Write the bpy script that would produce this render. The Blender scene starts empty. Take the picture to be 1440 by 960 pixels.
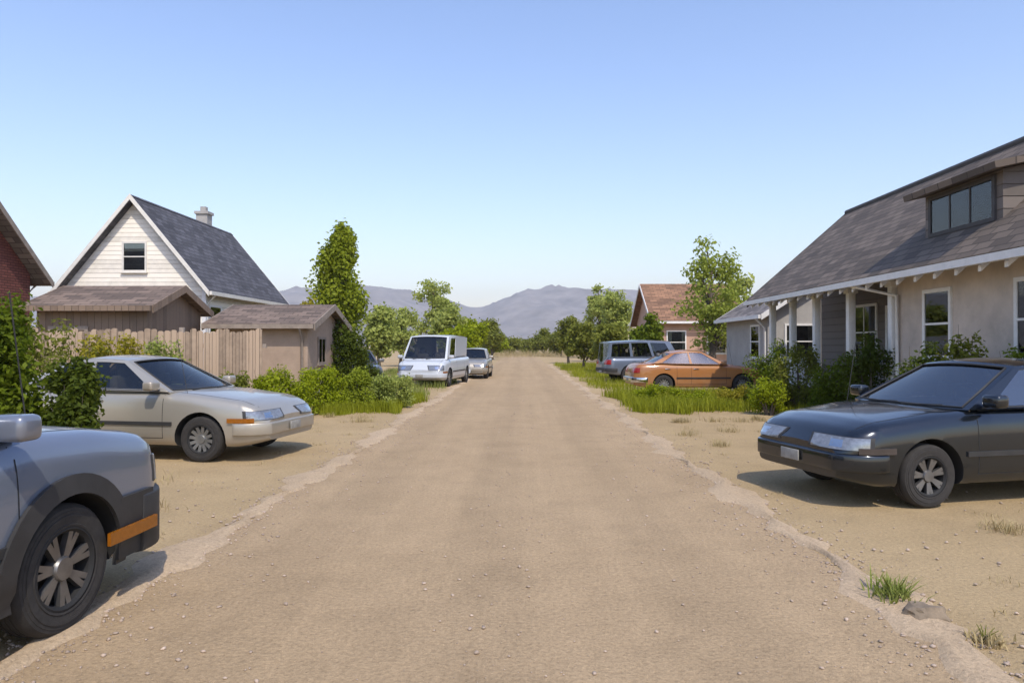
import bpy, bmesh, math, random
import numpy as np
from mathutils import Vector, Matrix
R = math.radians
random.seed(7)
rng = np.random.default_rng(11)
scene = bpy.context.scene
COL = scene.collection
DG = lambda: bpy.context.evaluated_depsgraph_get()

# ------------------------------------------------------------------ tagging
def tag(o, label=None, cat=None, group=None, kind=None):
    if label: o['label'] = label
    if cat: o['category'] = cat
    if group: o['group'] = group
    if kind: o['kind'] = kind
    return o

def empty(name, loc=(0, 0, 0), rz=0.0, label=None, cat=None, group=None):
    o = bpy.data.objects.new(name, None)
    COL.objects.link(o)
    o.location = loc
    o.rotation_euler = (0, 0, rz)
    o.empty_display_size = 0.3
    return tag(o, label, cat, group)

def link(name, me, mats=None, parent=None, loc=None):
    o = bpy.data.objects.new(name, me)
    COL.objects.link(o)
    if mats:
        for m in (mats if isinstance(mats, (list, tuple)) else [mats]):
            me.materials.append(m)
    if parent: o.parent = parent
    if loc: o.location = loc
    return o

def copy_tree(o, parent=None):
    c = o.copy(); COL.objects.link(c); c.parent = parent
    for ch in list(o.children): copy_tree(ch, c)
    return c

# ------------------------------------------------------------------ mesh collector
class MB:
    def __init__(s):
        s.v, s.f, s.m = [], [], []
    def add(s, vs, fs, mi=0):
        b = len(s.v)
        s.v += [tuple(v) for v in vs]
        for f in fs:
            s.f.append(tuple(i + b for i in f)); s.m.append(mi)
    def box(s, a, b, mi=0, mat=None):
        x0, y0, z0 = a; x1, y1, z1 = b
        vs = [(x0,y0,z0),(x1,y0,z0),(x1,y1,z0),(x0,y1,z0),(x0,y0,z1),(x1,y0,z1),(x1,y1,z1),(x0,y1,z1)]
        if mat: vs = [mat @ Vector(v) for v in vs]
        s.add(vs, [(3,2,1,0),(4,5,6,7),(0,1,5,4),(1,2,6,5),(2,3,7,6),(3,0,4,7)], mi)
    def tube(s, pts, rad, n=8, mi=0, cap=True):
        pts = [Vector(p) for p in pts]
        rads = rad if isinstance(rad, (list, tuple)) else [rad]*len(pts)
        rings = []
        up = Vector((0.13, 0.21, 1)).normalized()
        for i, p in enumerate(pts):
            d = (pts[min(i+1, len(pts)-1)] - pts[max(i-1, 0)])
            d = d.normalized() if d.length > 1e-9 else Vector((0,0,1))
            a = d.cross(up)
            if a.length < 1e-3: a = d.cross(Vector((1,0,0)))
            a.normalize(); b = d.cross(a).normalized()
            rings.append([p + (a*math.cos(t*2*math.pi/n) + b*math.sin(t*2*math.pi/n))*rads[i] for t in range(n)])
        vs = [v for r in rings for v in r]
        fs = []
        for i in range(len(rings)-1):
            for t in range(n):
                fs.append((i*n+t, i*n+(t+1)%n, (i+1)*n+(t+1)%n, (i+1)*n+t))
        if cap:
            fs.append(tuple(range(n))[::-1]); fs.append(tuple((len(rings)-1)*n+t for t in range(n)))
        s.add(vs, fs, mi)
    def lathe(s, prof, axis='Y', n=32, mi=0, center=(0,0,0), closed=False):
        # prof: (r, h) pairs around axis
        vs = []
        for r, h in prof:
            for k in range(n):
                a = 2*math.pi*k/n
                if axis == 'Y': p = (r*math.cos(a), h, r*math.sin(a))
                else: p = (r*math.cos(a), r*math.sin(a), h)
                vs.append((p[0]+center[0], p[1]+center[1], p[2]+center[2]))
        m = len(prof); fs = []
        for i in range(m if closed else m-1):
            for k in range(n):
                fs.append((i*n+k, i*n+(k+1)%n, ((i+1)%m)*n+(k+1)%n, ((i+1)%m)*n+k))
        s.add(vs, fs, mi)
    def grid(s, fn, nu, nv, mi=0):
        vs = [fn(i/nu, j/nv) for j in range(nv+1) for i in range(nu+1)]
        fs = [(j*(nu+1)+i, j*(nu+1)+i+1, (j+1)*(nu+1)+i+1, (j+1)*(nu+1)+i) for j in range(nv) for i in range(nu)]
        s.add(vs, fs, mi)
    def mesh(s, name, smooth=None, fix=True):
        me = bpy.data.meshes.new(name)
        me.from_pydata(s.v, [], s.f)
        me.polygons.foreach_set('material_index', s.m)
        if fix:
            bm = bmesh.new(); bm.from_mesh(me)
            bmesh.ops.recalc_face_normals(bm, faces=bm.faces)
            bm.to_mesh(me); bm.free()
        if smooth is not None:
            me.polygons.foreach_set('use_smooth', [True]*len(me.polygons))
            me.set_sharp_from_angle(angle=R(smooth))
        me.update()
        return me
    def build(s, name, mats, parent=None, smooth=None, bevel=0, loc=None, fix=True, seg=2):
        o = link(name, s.mesh(name, None if bevel else smooth, fix), mats, parent, loc)
        if bevel: bake_mod(o, ('BEVEL', dict(width=bevel, segments=seg, limit_method='ANGLE', angle_limit=R(35))), smooth=smooth or 40)
        return o

def bake_mod(o, *mods, smooth=None):
    for kind, kw in mods:
        m = o.modifiers.new(kind, kind)
        for k, v in kw.items(): setattr(m, k, v)
    me = bpy.data.meshes.new_from_object(o.evaluated_get(DG()))
    o.modifiers.clear()
    old = o.data; o.data = me; me.name = o.name
    bpy.data.meshes.remove(old)
    if smooth is not None:
        me.polygons.foreach_set('use_smooth', [True]*len(me.polygons))
        me.set_sharp_from_angle(angle=R(smooth))

# ------------------------------------------------------------------ materials
def srgb(r, g, b):
    f = lambda c: (c/255/12.92) if c/255 <= .04045 else ((c/255+.055)/1.055)**2.4
    return (f(r), f(g), f(b), 1)

class NT:
    def __init__(s, name):
        s.m = bpy.data.materials.new(name); s.m.use_nodes = True
        s.t = s.m.node_tree; s.n = s.t.nodes; s.l = s.t.links
        s.p = s.n['Principled BSDF']; s.out = s.n['Material Output']
    def new(s, t, **kw):
        n = s.n.new(t)
        for k, v in kw.items():
            if k in n.inputs: n.inputs[k].default_value = v
            else: setattr(n, k, v)
        return n
    def link(s, a, b): s.l.new(a, b)
    def coord(s, scale=(1,1,1), which='Object', rot=(0,0,0)):
        c = s.new('ShaderNodeTexCoord'); m = s.new('ShaderNodeMapping')
        m.inputs['Scale'].default_value = scale; m.inputs['Rotation'].default_value = rot
        s.link(c.outputs[which], m.inputs['Vector']); return m.outputs['Vector']
    def noise(s, scale, detail=4, rough=.6, vec=None):
        n = s.new('ShaderNodeTexNoise'); n.inputs['Scale'].default_value = scale
        n.inputs['Detail'].default_value = detail; n.inputs['Roughness'].default_value = rough
        if vec is not None: s.link(vec, n.inputs['Vector'])
        return n
    def ramp(s, fac, stops):
        r = s.new('ShaderNodeValToRGB'); e = r.color_ramp.elements
        while len(e) < len(stops): e.new(.5)
        for i, (p, c) in enumerate(stops):
            e[i].position = p; e[i].color = c if len(c) == 4 else (*c, 1)
        s.link(fac, r.inputs['Fac']); return r
    def mix(s, fac, a, b, blend='MIX'):
        m = s.new('ShaderNodeMix', data_type='RGBA', blend_type=blend)
        for sock, v in ((m.inputs[0], fac), (m.inputs[6], a), (m.inputs[7], b)):
            if hasattr(v, 'is_output'): s.link(v, sock)
            else: sock.default_value = v
        return m.outputs[2]
    def bump(s, h, strength=.3, dist=.01, prev=None):
        b = s.new('ShaderNodeBump'); b.inputs['Strength'].default_value = strength
        b.inputs['Distance'].default_value = dist; s.link(h, b.inputs['Height'])
        if prev is not None: s.link(prev, b.inputs['Normal'])
        return b.outputs['Normal']
    def base(s, c):
        if hasattr(c, 'is_output'): s.link(c, s.p.inputs['Base Color'])
        else: s.p.inputs['Base Color'].default_value = c
    def set(s, **kw):
        for k, v in kw.items(): s.p.inputs[k.replace('_', ' ')].default_value = v

def g(v): return (v, v, v, 1)
def c4(r, gg, b): return (r, gg, b, 1)

def plain(name, col, rough=.6, metal=0., var=.18, scale=6, bump=0.0, **kw):
    t = NT(name); v = t.coord()
    n = t.noise(scale, 6, .65, v)
    lo = tuple(c*(1-var) for c in col[:3]); hi = tuple(min(1, c*(1+var)) for c in col[:3])
    r = t.ramp(n.outputs['Fac'], [(.3, lo), (.7, hi)])
    t.base(r.outputs['Color']); t.set(Roughness=rough, Metallic=metal)
    if bump:
        n2 = t.noise(scale*9, 4, .6, v)
        t.link(t.bump(n2.outputs['Fac'], .5, bump), t.p.inputs['Normal'])
    for k, val in kw.items(): t.p.inputs[k].default_value = val
    return t.m

def paint(name, col, metal=.35, rough=.32, dust=.35, dustcol=(.36,.29,.21,1)):
    t = NT(name); v = t.coord()
    n = t.noise(3.2, 6, .6, v)
    geo = t.new('ShaderNodeTexCoord'); sep = t.new('ShaderNodeSeparateXYZ'); t.link(geo.outputs['Object'], sep.inputs[0])
    mr = t.new('ShaderNodeMapRange'); mr.inputs[1].default_value = .75; mr.inputs[2].default_value = .2
    mr.inputs[3].default_value = .10; mr.inputs[4].default_value = 1.0; t.link(sep.outputs['Z'], mr.inputs[0])
    mul = t.new('ShaderNodeMath', operation='MULTIPLY'); t.link(mr.outputs[0], mul.inputs[0])
    r = t.ramp(n.outputs['Fac'], [(.3, g(.25*dust)), (.75, g(dust))]); t.link(r.outputs['Color'], mul.inputs[1])
    t.base(t.mix(mul.outputs[0], col, dustcol))
    rr = t.new('ShaderNodeMapRange'); rr.inputs[3].default_value = rough; rr.inputs[4].default_value = .75
    t.link(mul.outputs[0], rr.inputs[0]); t.link(rr.outputs[0], t.p.inputs['Roughness'])
    t.set(Metallic=metal); t.p.inputs['Coat Weight'].default_value = .8; t.p.inputs['Coat Roughness'].default_value = .06
    return t.m

def glassmat(name, tint=.22, ior=1.7, rough=.02):
    t = NT(name)
    t.n.remove(t.p)
    tr = t.new('ShaderNodeBsdfTransparent'); tr.inputs['Color'].default_value = (tint, tint*1.04, tint*1.02, 1)
    gl = t.new('ShaderNodeBsdfGlossy'); gl.inputs['Roughness'].default_value = rough
    fr = t.new('ShaderNodeFresnel'); fr.inputs['IOR'].default_value = ior
    mx = t.new('ShaderNodeMixShader')
    t.link(fr.outputs[0], mx.inputs[0]); t.link(tr.outputs[0], mx.inputs[1]); t.link(gl.outputs[0], mx.inputs[2])
    t.link(mx.outputs[0], t.out.inputs['Surface'])
    return t.m

def leafmat(name, lo, hi, dry=None, scale=.9, trans=.35):
    t = NT(name); v = t.coord()
    n = t.noise(scale, 3, .6, v); wn = t.noise(23, 2, .5, v)
    add = t.new('ShaderNodeMath', operation='ADD'); add.use_clamp = True
    ml = t.new('ShaderNodeMath', operation='MULTIPLY'); ml.inputs[1].default_value = .55
    t.link(n.outputs['Fac'], ml.inputs[0]); m2 = t.new('ShaderNodeMath', operation='MULTIPLY'); m2.inputs[1].default_value = .45
    t.link(wn.outputs['Fac'], m2.inputs[0]); t.link(ml.outputs[0], add.inputs[0]); t.link(m2.outputs[0], add.inputs[1])
    st = [(.36, lo), (.62, hi)]
    st.append((.74, dry or tuple(c*1.25 for c in hi[:3])+(1,)))
    if not dry: st.append((.80, c4(.24,.17,.05)))
    r = t.ramp(add.outputs[0], st)
    t.base(r.outputs['Color']); t.set(Roughness=.55); t.p.inputs['Specular IOR Level'].default_value = .12
    tl = t.new('ShaderNodeBsdfTranslucent'); t.link(r.outputs['Color'], tl.inputs['Color'])
    mx = t.new('ShaderNodeMixShader'); mx.inputs[0].default_value = trans
    t.link(t.p.outputs[0], mx.inputs[1]); t.link(tl.outputs[0], mx.inputs[2]); t.link(mx.outputs[0], t.out.inputs['Surface'])
    return t.m

def siding(name, col, pitch=.14, axis='Z', rough=.75, var=.12, dark=.55, grain=None):
    """horizontal (Z) or vertical (X/Y) boards: groove lines by wave in object space + per-board tone"""
    t = NT(name)
    geo = t.new('ShaderNodeTexCoord'); sep = t.new('ShaderNodeSeparateXYZ'); t.link(geo.outputs['Object'], sep.inputs[0])
    if axis == 'XY':
        ad = t.new('ShaderNodeMath', operation='ADD'); t.link(sep.outputs['X'], ad.inputs[0]); t.link(sep.outputs['Y'], ad.inputs[1]); src = ad.outputs[0]
    else: src = sep.outputs[axis]
    dv = t.new('ShaderNodeMath', operation='DIVIDE'); dv.inputs[1].default_value = pitch; t.link(src, dv.inputs[0])
    fr = t.new('ShaderNodeMath', operation='FRACT'); t.link(dv.outputs[0], fr.inputs[0])
    fl = t.new('ShaderNodeMath', operation='FLOOR'); t.link(dv.outputs[0], fl.inputs[0])
    wn = t.new('ShaderNodeTexWhiteNoise', noise_dimensions='1D'); t.link(fl.outputs[0], wn.inputs['W'])
    v = t.coord((1,1,8) if axis == 'XY' and 0 else (1.5,1.5,1.5))
    n = t.noise(2.5, 7, .7, v)
    av = t.new('ShaderNodeMath', operation='ADD'); t.link(wn.outputs['Value'], av.inputs[0]); t.link(n.outputs['Fac'], av.inputs[1])
    lo = tuple(c*(1-var*1.6) for c in col[:3]); hi = tuple(min(1, c*(1+var)) for c in col[:3])
    r = t.ramp(av.outputs[0], [(.45, lo), (1.0, hi)])
    gr = t.ramp(fr.outputs[0], [(0, g(dark)), (.07, g(1)), (1, g(1))])
    t.base(t.mix(1.0, r.outputs['Color'], gr.outputs['Color'], 'MULTIPLY'))
    h = t.ramp(fr.outputs[0], [(0, g(0)), (.08, g(1)), (1, g(.35 if axis == 'Z' else 1))])
    t.link(t.bump(h.outputs['Color'], .8, .02), t.p.inputs['Normal']); t.set(Roughness=rough)
    return t.m

def shingle(name, col, var=.38, rot=(0,0,0), sx=.42, sy=.2):
    t = NT(name)
    c = t.new('ShaderNodeTexCoord')
    b = t.new('ShaderNodeTexBrick'); b.inputs['Scale'].default_value = 1
    b.inputs['Brick Width'].default_value = sx; b.inputs['Row Height'].default_value = sy
    b.inputs['Mortar Size'].default_value = .014; b.inputs['Bias'].default_value = 0
    b.inputs['Color1'].default_value = (*[x*(1-var) for x in col[:3]], 1); b.inputs['Color2'].default_value = (*[x*(1+var) for x in col[:3]], 1)
    b.inputs['Mortar'].default_value = (*[x*.45 for x in col[:3]], 1)  # dark joints; on shingle roofs they paint in shadow between courses
    t.link(c.outputs['UV'], b.inputs['Vector'])
    n = t.noise(.8, 6, .65, t.coord())
    r = t.ramp(n.outputs['Fac'], [(.3, g(.85)), (.7, g(1.12))])
    t.base(t.mix(1.0, b.outputs['Color'], r.outputs['Color'], 'MULTIPLY')); t.set(Roughness=.85)
    inv = t.new('ShaderNodeMath', operation='SUBTRACT'); inv.inputs[0].default_value = 1; t.link(b.outputs['Fac'], inv.inputs[1])
    t.link(t.bump(inv.outputs[0], .6, .012), t.p.inputs['Normal'])
    return t.m

def brickmat(name, col):
    return shingle(name, col, .22, sx=.22, sy=.075)

# ground and road -----------------------------------------------------------
def dirt(name, base, dark, pale, tracks=False):
    t = NT(name); v = t.coord()
    big = t.noise(.22, 6, .6, v); mid = t.noise(1.7, 8, .65, v); fine = t.noise(38, 5, .7, v); grit = t.noise(150, 3, .6, v)
    c = t.ramp(big.outputs['Fac'], [(.3, dark), (.5, base), (.72, pale)]).outputs['Color']
    m = t.ramp(mid.outputs['Fac'], [(.3, g(.89)), (.5, g(1)), (.75, g(1.08))])
    c = t.mix(1.0, c, m.outputs['Color'], 'MULTIPLY')
    f = t.ramp(fine.outputs['Fac'], [(.3, g(.72)), (.52, g(1.01)), (.75, g(1.25))])
    c = t.mix(.9, c, f.outputs['Color'], 'MULTIPLY')
    gr = t.ramp(grit.outputs['Fac'], [(.30, g(.5)), (.42, g(.97)), (.62, g(1.0)), (.72, g(1.5))])
    c = t.mix(.8, c, gr.outputs['Color'], 'MULTIPLY')
    vo = t.new('ShaderNodeTexVoronoi'); vo.inputs['Scale'].default_value = 21; t.link(v, vo.inputs['Vector'])
    vr = t.ramp(vo.outputs['Distance'], [(.05, g(1.22)), (.16, g(1.0)), (1, g(1))])
    c = t.mix(.5, c, vr.outputs['Color'], 'MULTIPLY')
    hsum = t.new('ShaderNodeMath', operation='MULTIPLY_ADD'); hsum.inputs[1].default_value = .4
    t.link(grit.outputs['Fac'], hsum.inputs[0]); t.link(fine.outputs['Fac'], hsum.inputs[2])
    nrm = t.bump(hsum.outputs[0], .75, .016)
    nrm = t.bump(mid.outputs['Fac'], .5, .05, nrm)
    if tracks:
        # wheel-packed strips running along the street, wandering a little
        sep = t.new('ShaderNodeSeparateXYZ'); t.link(v, sep.inputs[0])
        wob = t.noise(.12, 3, .5, v); wm = t.new('ShaderNodeMath', operation='MULTIPLY_ADD'); wm.inputs[1].default_value = 1.4
        t.link(wob.outputs['Fac'], wm.inputs[0]); t.link(sep.outputs['X'], wm.inputs[2])
        st = t.coord((5.0, .09, 1)); sn = t.noise(1.0, 4, .65, st)
        sr = t.ramp(sn.outputs['Fac'], [(.3, g(.955)), (.7, g(1.045))])
        c = t.mix(1.0, c, sr.outputs['Color'], 'MULTIPLY')
        sc = t.new('ShaderNodeMath', operation='SINE'); mu = t.new('ShaderNodeMath', operation='MULTIPLY'); mu.inputs[1].default_value = 4.2
        t.link(wm.outputs[0], mu.inputs[0]); t.link(mu.outputs[0], sc.inputs[0])
        tr = t.ramp(sc.outputs[0], [(.0, g(1.03)), (.8, g(.955))])
        c = t.mix(1.0, c, tr.outputs['Color'], 'MULTIPLY')
    t.base(c); t.set(Roughness=.95); t.p.inputs['Specular IOR Level'].default_value = .15
    t.link(nrm, t.p.inputs['Normal'])
    return t.m

M = {}
M['ground'] = dirt('sandy_ground', c4(.405,.296,.160), c4(.365,.265,.140), c4(.445,.33,.185))
M['road'] = dirt('packed_dirt_road', c4(.388,.280,.164), c4(.365,.263,.152), c4(.41,.298,.177), True)
M['gravel'] = dirt('pale_gravel', c4(.47,.352,.225), c4(.42,.312,.195), c4(.52,.39,.26))
M['pebble'] = plain('pebble', c4(.40,.31,.235), .9, var=.4, scale=2.2)
M['hill'] = plain('hill', c4(.17,.145,.125), .95, var=.55, scale=.012)
M['rubber'] = plain('rubber', c4(.030,.027,.024), .9, var=.3, scale=14, bump=.004)
M['black_plastic'] = plain('black_plastic', c4(.028,.027,.026), .6, var=.25)
M['black'] = plain('black_void', c4(.012,.012,.012), .8)
M['interior'] = plain('interior', c4(.055,.052,.05), .8)
M['seat'] = plain('seat_cloth', c4(.13,.12,.105), .9)
M['alloy'] = plain('alloy', c4(.20,.195,.19), .42, .8, var=.2)
M['steel_rim'] = plain('steel_rim', c4(.33,.33,.32), .4, .8, var=.15)
M['chrome'] = plain('chrome', c4(.62,.62,.62), .12, 1., var=.05)
M['amber'] = plain('amber_lens', c4(.26,.085,.004), .25, var=.15, scale=30)
M['red_lens'] = plain('red_lens', c4(.30,.012,.010), .2, var=.15, scale=30)
M['lens'] = plain('headlight_lens', c4(.27,.28,.29), .1, .5, var=.3, scale=25)
M['smoked_lens'] = plain('smoked_lens', c4(.06,.05,.045), .15, var=.15)
M['plate'] = plain('plate', c4(.30,.29,.26), .6, var=.3)
M['car_glass'] = glassmat('car_glass', .5, 1.7)
M['car_glass_blue'] = glassmat('car_glass_sky', .4, 3.1)
M['slate_paint'] = paint('slate_paint', srgb(114,122,136), .4, .28, .15)
M['silver_paint'] = paint('silver_paint', srgb(168,162,149), .45, .34, .55)
M['navy_paint'] = paint('navy_black_paint', c4(.016,.022,.030), .65, .2, .03)
M['orange_paint'] = paint('orange_paint', c4(.34,.125,.018), .0, .5, .5)
M['white_paint'] = paint('white_paint', c4(.50,.53,.56), 0, .4, .3)
M['grey_paint'] = paint('grey_paint', c4(.10,.105,.115), .3, .35, .3)
M['blue_paint'] = paint('blue_grey_paint', c4(.13,.16,.21), .3, .35, .3)
M['win'] = NT('window_glass').m
_t = M['win'].node_tree.nodes['Principled BSDF']
_t.inputs['Base Color'].default_value = c4(.02,.025,.03); _t.inputs['Roughness'].default_value = .04; _t.inputs['IOR'].default_value = 1.9
M['pane_glass'] = glassmat('pane_glass', .82, 1.75)
M['black_room'] = plain('dark_room', c4(.025,.024,.023), .9)
M['blind'] = plain('blind', c4(.50,.47,.41), .9, var=.08)
M['white_trim'] = plain('white_trim', c4(.74,.72,.68), .6, var=.08)
M['cream'] = siding('cream_siding', c4(.78,.72,.61), .16)
M['cream_trim'] = plain('cream_trim', c4(.70,.66,.58), .6, var=.1)
M['slate_roof'] = shingle('slate_roof', c4(.078,.076,.085))
M['char_roof'] = shingle('charcoal_roof', c4(.125,.097,.074))
M['brown_roof'] = shingle('brown_roof', c4(.16,.115,.085))
M['rust_roof'] = shingle('rust_roof', c4(.235,.125,.068))
M['grey_roof'] = shingle('grey_roof', c4(.19,.165,.15))
M['dark_shake'] = siding('dark_shake', c4(.15,.125,.105), .2)
M['brown_board'] = siding('brown_board', c4(.20,.14,.095), .18, 'XY')
M['tan_stucco'] = plain('tan_stucco', c4(.54,.46,.385), .9, var=.24, scale=1.1, bump=.006)
M['clay_stucco'] = plain('clay_stucco', c4(.36,.265,.19), .9, var=.14, scale=2, bump=.006)
M['pink_stucco'] = plain('pink_stucco', c4(.50,.32,.235), .9, var=.12, scale=2, bump=.006)
M['grey_stucco'] = plain('grey_stucco', c4(.36,.34,.315), .9, var=.12, scale=2, bump=.006)
M['red_brick'] = brickmat('red_brick', c4(.19,.058,.04))
M['tan_board'] = siding('tan_board', c4(.36,.26,.175), .15, 'XY', var=.25)
M['grey_wood'] = plain('grey_wood', c4(.26,.21,.165), .85, var=.25, scale=5)
M['dark_trim'] = plain('dark_trim', c4(.055,.05,.047), .7)
M['bark'] = plain('bark', c4(.11,.085,.062), .95, var=.4, scale=9, bump=.02)
M['leaf_poplar'] = leafmat('leaf_poplar', c4(.19,.23,.012), c4(.34,.39,.035), trans=.45)
M['leaf_light'] = leafmat('leaf_light', c4(.20,.24,.03), c4(.36,.41,.07), trans=.45)
M['leaf_dark'] = leafmat('leaf_dark', c4(.10,.145,.008), c4(.19,.24,.018), trans=.45)
M['leaf_deep'] = leafmat('leaf_deep', c4(.055,.085,.010), c4(.12,.15,.016), trans=.45)
M['leaf_bright'] = leafmat('leaf_bright', c4(.21,.26,.006), c4(.36,.41,.02), trans=.45)
M['leaf_yellow'] = leafmat('leaf_yellow', c4(.26,.235,.012), c4(.40,.34,.04), trans=.45)
M['leaf_pale'] = leafmat('leaf_pale', c4(.27,.32,.06), c4(.44,.48,.13), trans=.45)
M['leaf_olive'] = leafmat('leaf_olive', c4(.15,.17,.02), c4(.27,.285,.05), trans=.45)
M['grass'] = leafmat('grass_blade', c4(.19,.21,.008), c4(.33,.35,.03), c4(.40,.35,.10), scale=1.5)
M['lush'] = leafmat('lush_blade', c4(.16,.20,.03), c4(.33,.36,.10), c4(.42,.38,.17), scale=1.5)
M['dry'] = leafmat('dry_blade', c4(.33,.26,.12), c4(.48,.38,.20), scale=1.5, trans=.25)
M['stone'] = plain('stone', c4(.215,.165,.11), .9, var=.3, scale=12, bump=.01)

# ------------------------------------------------------------------ leaves
def quads(name, cen, nrm, up, w, h, mat, parent=None, taper=.0):
    """one mesh of many small leaf faces; arrays (n,3)"""
    n = len(cen)
    side = np.cross(nrm, up); side /= (np.linalg.norm(side, axis=1, keepdims=True) + 1e-9)
    w = np.broadcast_to(np.asarray(w, float), (n,))[:, None]; h = np.broadcast_to(np.asarray(h, float), (n,))[:, None]
    a = cen - up*h*.5; d = cen + up*h*.5
    b = cen + side*w*.5 + nrm*h*.12; c = cen - side*w*.5 + nrm*h*.12
    co = np.stack([a, b, d, c], 1).reshape(-1, 3)
    me = bpy.data.meshes.new(name)
    me.vertices.add(4*n); me.vertices.foreach_set('co', co.astype(np.float32).ravel())
    me.loops.add(4*n); me.loops.foreach_set('vertex_index', np.arange(4*n, dtype=np.int32))
    me.polygons.add(n); me.polygons.foreach_set('loop_start', np.arange(0, 4*n, 4, dtype=np.int32))
    me.update(calc_edges=True); me.validate()
    return link(name, me, mat, parent)

def unit(n):
    v = rng.normal(size=(n, 3)); return v/np.linalg.norm(v, axis=1, keepdims=True)

def leaf_clumps(clumps, per, size, upbias=.3):
    """clumps: (x,y,z,rx,ry,rz)"""
    C, N, U = [], [], []
    for (x, y, z, rx, ry, rz) in clumps:
        n = int(per*random.uniform(.75, 1.25))
        d = unit(n); r = rng.random(n)**.42
        p = d*r[:, None]*np.array([rx, ry, rz]) + np.array([x, y, z])
        p += rng.normal(size=(n, 3))*size*.6
        nn = unit(n)*.75 + d*.6 + np.array([0, 0, upbias]); nn /= np.linalg.norm(nn, axis=1, keepdims=True)
        uu = unit(n); uu -= nn*(uu*nn).sum(1, keepdims=True); uu /= np.linalg.norm(uu, axis=1, keepdims=True)
        C.append(p); N.append(nn); U.append(uu)
    return np.concatenate(C), np.concatenate(N), np.concatenate(U)

def tree(name, loc, h, rad, label, mat, trunk_h=.28, n_cl=26, per=150, leaf=.16, shape='round', cat='tree', group=None, tr=None, lean=0, seedv=0):
    rs = random.Random(seedv*131 + int(h*97) + int(loc[0]*13))
    root = empty(name, loc, rs.uniform(0, 6.2), label, cat, group)
    tr = tr or h*.022 + .03
    tk = MB()
    top = h*(.9 if shape == 'column' else .72)
    path = []; 
    for i in range(9):
        t = i/8
        path.append((math.sin(t*3+seedv)*rad*.08 + lean*t, math.cos(t*2.3+seedv)*rad*.07, top*t - .05))
    tk.tube(path, [tr*(1.25 if i == 0 else 1)*(1-.82*i/8) for i in range(9)], 9)
    cl = []
    for k in range(n_cl):
        t = rs.random()
        if shape == 'column':
            z = h*(trunk_h + (1-trunk_h)*t)*.98
            rr = rad*(math.sin(min(1, (t+.06)/.26)*math.pi/2))*(1-.62*max(0, t-.55)/.45)
            ang = rs.uniform(0, 6.283); q = rr*rs.uniform(.25, .85)
            s = max(rad*.30, rr*.48)
            cl.append((q*math.cos(ang)+lean*t, q*math.sin(ang), z, s, s, s*1.7))
        elif shape == 'cone':
            z = h*(trunk_h + (1-trunk_h)*t)
            rr = rad*(1-t)*1.0 + rad*.08; ang = rs.uniform(0, 6.283); q = rr*rs.uniform(.3, .95); s = rad*.26*(1.15-.6*t)
            cl.append((q*math.cos(ang), q*math.sin(ang), z, s*1.2, s*1.2, s*.7))
        else:
            d = Vector((rs.gauss(0,1), rs.gauss(0,1), rs.gauss(0,1))).normalized()
            zc = h*(trunk_h+1)/2; rz = h*(1-trunk_h)/2
            q = rs.uniform(.35, .92)
            s = rad*rs.uniform(.22, .40)
            cl.append((d.x*rad*q+lean, d.y*rad*q, zc+d.z*rz*q*.92, s, s, s*.75))
    for (x, y, z, *_r) in cl[::2]:
        zb = min(top*.92, max(h*trunk_h*.6, z - rad*rs.uniform(.4, .9)))
        t = zb/top; i = min(8, int(t*8))
        p0 = Vector(path[i]); p0.z = zb
        mid = p0.lerp(Vector((x, y, z)), .5) + Vector((0, 0, rad*.08))
        tk.tube([p0, mid, (x, y, z)], [tr*.42*(1-.5*t), tr*.26, tr*.08], 5)
    tk.build('trunk', M['bark'], root, 60)
    c, n_, u = leaf_clumps(cl, per, leaf)
    keep = c[:, 2] > .05
    c, n_, u = c[keep], n_[keep], u[keep]
    quads('crown', c, n_, u, leaf*rng.uniform(.5, .95, len(c)), leaf*rng.uniform(.8, 1.5, len(c)), mat, root)
    return root

def bush(name, loc, rx, ry, h, label, mat, n_cl=22, per=190, leaf=.07, cat='shrub', group=None, stems=7, seedv=0):
    rs = random.Random(seedv*57+int(loc[0]*31)+int(loc[1]*7))
    root = empty(name, loc, 0, label, cat, group)
    cl = []
    for k in range(n_cl):
        a = rs.uniform(0, 6.283); q = math.sqrt(rs.random())*.8
        t = rs.uniform(.12, 1)*(1-.38*q*q)
        s = rs.uniform(.22, .38)
        cl.append((rx*q*math.cos(a), ry*q*math.sin(a), max(.1, h*t - h*s*.3), rx*s*1.05, ry*s*1.05, h*s*.62))
    st = MB()
    for k in range(stems):
        c = cl[k*2 % len(cl)]
        st.tube([(c[0]*.15, c[1]*.15, -.03), (c[0]*.5, c[1]*.5, c[2]*.55), (c[0], c[1], c[2])], [.022*h+.006, .014*h+.004, .004], 5)
    for k in range(10):   # twigs poking out of the outline
        c = rs.choice(cl); e = Vector((c[0]*1.1+rs.gauss(0,.1)*rx, c[1]*1.1, c[2]+h*rs.uniform(.12,.3)))
        st.tube([(c[0], c[1], c[2]*.8), e], [.006, .002], 4)
    st.build('stem', M['bark'], root, 60)
    c, n_, u = leaf_clumps(cl, per, leaf)
    keep = c[:, 2] > .02; c, n_, u = c[keep], n_[keep], u[keep]
    quads('foliage', c, n_, u, leaf*rng.uniform(.45, .9, len(c)), leaf*rng.uniform(.8, 1.6, len(c)), mat, root)
    return root

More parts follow.
